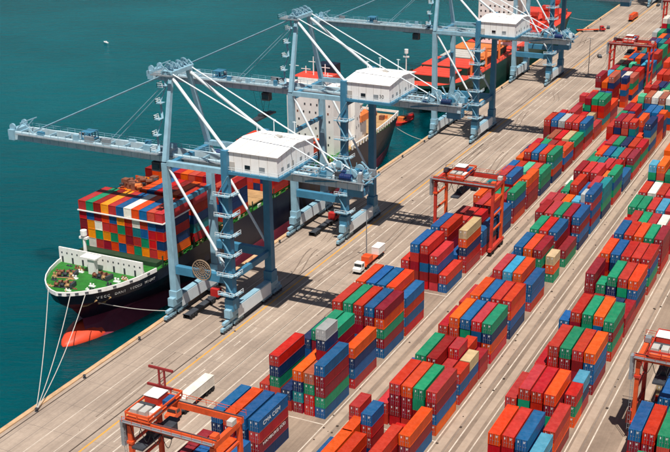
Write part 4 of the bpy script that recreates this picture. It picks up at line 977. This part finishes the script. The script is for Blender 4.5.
for y in (469, 489, 508):
    MB().tube((XG+13.2, y, 10), (XG+13.2, y, 19), 0.6, 0.5, 8).beam((XG+13.2, y, 18.6), (XG+13.2, y+16, 15.5), 0.6, 0.8).build('deck_crane', M['hatch_orange'], s2)
hr = MB(); handrail(hr, [(XG+15.2, 470, 10), (XG+15.2, 560, 10)], step=4, r=0.06); hr.build('handrail', M['green_hull'], s2)
for y0 in (578, 600, 620):
    h_ = MB().box(XG-11, XG+11, y0, y0+17, 9.7, 12.6).build('hatch', M['rtg_red'], s2)
    for k in range(4): MB().box(XG-11.2, XG+11.2, y0+k*4.25+0.15, y0+k*4.25+4.1, 12.6, 12.95).build('hatch_cover', M['deck_red'], h_)
for y in (577, 598, 618):
    MB().box(XG+8, XG+11, y-1.2, y+1.2, 10, 19).box(XG+7.6, XG+11.4, y-1.6, y+1.6, 19, 21).beam((XG+9.5, y, 20), (XG+4, y+15, 17), 0.8, 1.0).build('deck_crane', M['rtg_red'], s2)
MB().box(XG-8, XG-1, 571, 576, 10, 21).build('deck_house', M['rtg_red'], s2)
tag(s2, 'dark green hulled ship with red and orange hatch covers behind the quay cranes', 'ship')
# small red boat
bt = empty('work_boat', (-20.2, 428.5, -2.5), R(-4))
mb = MB(); prof = [(-8, .3, 1.4), (-6.5, 1.6, 1.2), (-3, 2.4, 1.05), (2, 2.5, 1.0), (5.5, 1.9, 1.25), (8.2, 0.15, 1.7)]
for y, h, z in prof: mb.v += [(-h*0.75, y*0.97, -0.5), (-h, y, z), (h, y, z), (h*0.75, y*0.97, -0.5)]
for i in range(len(prof)-1):
    a = i*4
    for p, q_ in ((0, 1), (1, 2), (2, 3), (3, 0)): mb.f.append((a+p, a+q_, a+4+q_, a+4+p)); mb.m.append(0)
mb.f.append((0, 3, 2, 1)); mb.m.append(0); e_ = (len(prof)-1)*4; mb.f.append((e_, e_+1, e_+2, e_+3)); mb.m.append(0)
mb.build('hull', M['truck_red'], bt)
cbn = MB().box(-1.3, 1.3, -4.5, -0.8, 0.9, 3.0).build('cabin', M['hatch_orange'], bt); MB().box(-1.34, 1.34, -4.0, -1.2, 1.9, 2.6).build('cabin_window', M['glass'], cbn)
MB().tube((0, -1.5, 3), (0, -1.5, 5.5), 0.08, 0.05, 6).build('mast', M['ship_white'], bt)
rl = MB(); handrail(rl, [(-2.0, 0.5, 1.0), (-1.7, 5, 1.2), (0, 7.6, 1.5), (1.7, 5, 1.2), (2.0, 0.5, 1.0)], h=0.8, step=1.5); rl.build('handrail', M['deck_red'], bt)
tag(bt, 'small red work boat on the water between the two moored ships', 'boat')

wb = empty('motor_boat', (-242.3, 513.7, -2.5), R(70))
wm = MB(); wp = [(-3.2, 1.0, .9), (0, 1.2, .9), (2.4, .8, 1.1), (3.8, .08, 1.4)]
for y, h, z in wp: wm.v += [(-h*0.7, y*0.95, -0.3), (-h, y, z), (h, y, z), (h*0.7, y*0.95, -0.3)]
for i in range(len(wp)-1):
    for p, q_ in ((0, 1), (1, 2), (2, 3), (3, 0)): wm.f.append((i*4+p, i*4+q_, i*4+4+q_, i*4+4+p)); wm.m.append(0)
wm.f.append((0, 3, 2, 1)); wm.m.append(0)
wm.build('hull', M['ship_white'], wb); MB().box(-0.7, 0.7, -1.0, 0.8, 0.9, 1.8).build('cabin', M['ship_white'], wb)
wb.scale = (0.6, 0.6, 0.6)
tag(wb, 'tiny white motor boat alone far out on the open water', 'boat')
# mooring lines
def rope(name, a, b, sag, label):
    a, b = Vector(a), Vector(b); pts = []
    for i in range(13):
        t_ = i/12; p = a+(b-a)*t_; p.z -= sag*4*t_*(1-t_); pts.append(p)
    tag(MB().path(pts, 0.1, 6).build(name, M['rope']), label, 'rope', 'mooring lines')
rope('mooring_line', (1.9, 166, 0.7), (XC-3.6, 198.5, 12.6), 2.0, 'seaward mooring line from the bow to the first bollard')
rope('mooring_line', (1.95, 166.2, 0.7), (XC+3.2, 198.6, 12.1), 1.6, 'middle of the three pale bow lines to the first bollard')
rope('mooring_line', (2.0, 166.4, 0.7), (XC+6.4, 200.4, 12.0), 1.8, 'bow line on the quay side, running down to the first bollard')
rope('mooring_line', (XC+3.0, 198.9, 11.9), (0.3, 219.4, 1.6), 1.0, 'slack spring line along the navy bow to the crane foot')
rope('mooring_line', (XC+6.0, 387.6, 9.5), (1.9, 396, 0.7), 1.2, 'pale stern line from the container ship to the quay')

rope('mooring_line', (XG+5, 644, 8.5), (1.9, 676, 0.7), 1.5, 'pale stern line of the green ship crossing open water to the quay')
# ------------------------------------------------------------------ vehicles, lamp posts
def yard_truck(loc, rz, label, cab_m, load=None, group=None, load_m=None):
    t_ = empty('yard_truck', loc, rz)            # faces +y, trailer behind (-y)
    cb_ = MB().box(-1.2, 1.2, 1.2, 3.2, 0.9, 3.1).poly([(-1.2,3.2,0.9),(1.2,3.2,0.9),(1.2,3.2,2.0),(-1.2,3.2,2.0),(-1.2,4.3,0.9),(1.2,4.3,0.9),(1.2,4.3,1.7),(-1.2,4.3,1.7)], [(0,3,7,4),(4,7,6,5),(5,6,2,1),(3,2,6,7)]).build('cab', cab_m, t_)
    MB().box(-1.1, 1.1, 3.2, 3.24, 2.05, 2.9).build('windscreen', M['glass'], cb_)
    for s in (-1, 1): MB().box(s*1.2-0.02, s*1.2+0.02, 1.7, 2.9, 2.0, 2.8).build('side_window', M['glass'], cb_)
    MB().box(-0.6, 0.6, -2.0, 4.0, 0.65, 0.95).build('chassis', M['dark_steel'], t_)
    for y in (3.3, -0.6, -1.7):
        for s in (-1, 1): MB().tube((s*0.75, y, 0.5), (s*1.2, y, 0.5), 0.5, 0.5, 12).build('wheel', M['rubber'], t_)
    tr = MB().box(-0.9, 0.9, -12.4, 0.6, 1.0, 1.3).box(-1.2, 1.2, -12.4, -12.1, 1.0, 1.35).box(-1.2, 1.2, -0.2, 0.2, 1.0, 1.35).build('trailer', M['truck_orange'] if load_m else M['dark_steel'], t_)
    for y in (-9.4, -10.6, -11.8):
        for s in (-1, 1): MB().tube((s*0.75, y, 0.5), (s*1.2, y, 0.5), 0.5, 0.5, 12).build('wheel', M['rubber'], tr)
    tag(t_, label, 'truck', group or 'trucks on the apron')
    return t_
yard_truck((31.7, 178.6, 0), R(180), 'yard truck under the long white container, next to the orange gantry', M['truck_orange'])
o = make_container('shipping_container', 'w', 40, (31.7, 178.9, 1.36))
tag(o, 'long white container riding a trailer on the apron beside the orange gantry', 'container', 'shipping containers stacked in the yard')
yard_truck((33.9, 269.5, 0), R(180), 'white cabbed truck with orange trailer frame parked below the lamp post', M['truck_white'], load_m=1)
bx = empty('equipment_crate', (33.9, 280.5, 1.37)); MB().box(-1.2, 1.2, -2.2, 2.2, 0, 2.1).build('crate_body', M['truck_white'], bx); MB().box(-1.25, 1.25, -2.25, 2.25, 2.1, 2.25).build('crate_lid', M['ship_white'], bx)
tag(bx, 'white crate on the orange trailer near the lamp post', 'crate')
bx = empty('equipment_crate', (33.9, 272.6, 1.37)); MB().box(-1.2, 1.2, -1.5, 1.5, 0, 1.9).build('crate_body', M['truck_orange'], bx); MB().box(-1.25, 1.25, -0.1, 0.1, 1.9, 2.1).build('crate_rib', M['truck_orange'], bx)
tag(bx, 'orange box on the trailer next to the lamp post', 'crate')
yard_truck((6.2, 232.4, 0), R(0), 'dark red truck between the legs of the crane at the ship bow', M['truck_red'])
yard_truck((8.6, 299.0, 0), R(0), 'red truck between the legs of the crane beside the superstructure', M['truck_red'])
yard_truck((19.8, 693.0, 0), R(0), 'orange truck far up the empty apron', M['truck_orange'], load_m=1)
o = make_container('shipping_container', 'o', 40, (19.8, 681, 1.36)); tag(o, 'orange container on a truck far up the empty apron', 'container', 'shipping containers stacked in the yard')
yard_truck((9.2, 644, 0), R(-60), 'flat red truck crossing the apron near the far quay edge', M['truck_red'], load_m=1)
def small_car(loc, rz, label, m_):
    k = empty('parked_car', loc, rz)
    b_ = MB().box(-0.9, 0.9, -2.2, 2.2, 0.35, 0.95).poly([(-0.85,-1.5,0.95),(0.85,-1.5,0.95),(0.85,1.2,0.95),(-0.85,1.2,0.95),(-0.7,-1.0,1.5),(0.7,-1.0,1.5),(0.7,0.5,1.5),(-0.7,0.5,1.5)], [(4,5,6,7),(0,1,5,4),(1,2,6,5),(2,3,7,6),(3,0,4,7)])
    b_.build('body', m_, k)
    for y in (-1.4, 1.4):
        for s in (-1, 1): MB().tube((s*0.7, y, 0.34), (s*0.95, y, 0.34), 0.34, 0.34, 10).build('wheel', M['rubber'], k)
    tag(k, label, 'car', 'cars on the apron')
small_car((27, 576, 0), 0.4, 'dark car alone on the apron beyond the fourth crane', M['dark_steel'])
small_car((12.6, 655, 0), 0.2, 'dark car near the quay edge beside the flat red truck', M['dark_steel'])
small_car((24, 742, 0), 0.0, 'dark car farthest up the apron', M['dark_steel'])
def lamp_post(x, y, label, h=16.0):
    l_ = empty('lamp_post', (x, y, 0))
    MB().box(-0.45, 0.45, -0.45, 0.45, 0, 0.8).build('footing', M['hatch_grey'], l_)
    MB().tube((0,0,0.8), (0,0,h), 0.2, 0.12, 8).build('pole', M['lamp_grey'], l_)
    a = MB().beam((-1.3, 0, h), (1.3, 0, h), 0.14, 0.14).build('arm', M['lamp_grey'], l_)
    for s in (-1, 1): MB().box(s*1.3-0.4, s*1.3+0.4, -0.25, 0.25, h-0.15, h+0.1).build('lamp_head', M['hatch_grey'], a)
    tag(l_, label, 'lamp post', 'lamp posts on the apron')
lamp_post(32.6, 275.0, 'tall grey lamp post behind the white and orange truck')
lamp_post(32.2, 532.0, 'tall grey lamp post beside the fourth crane', 18.5)
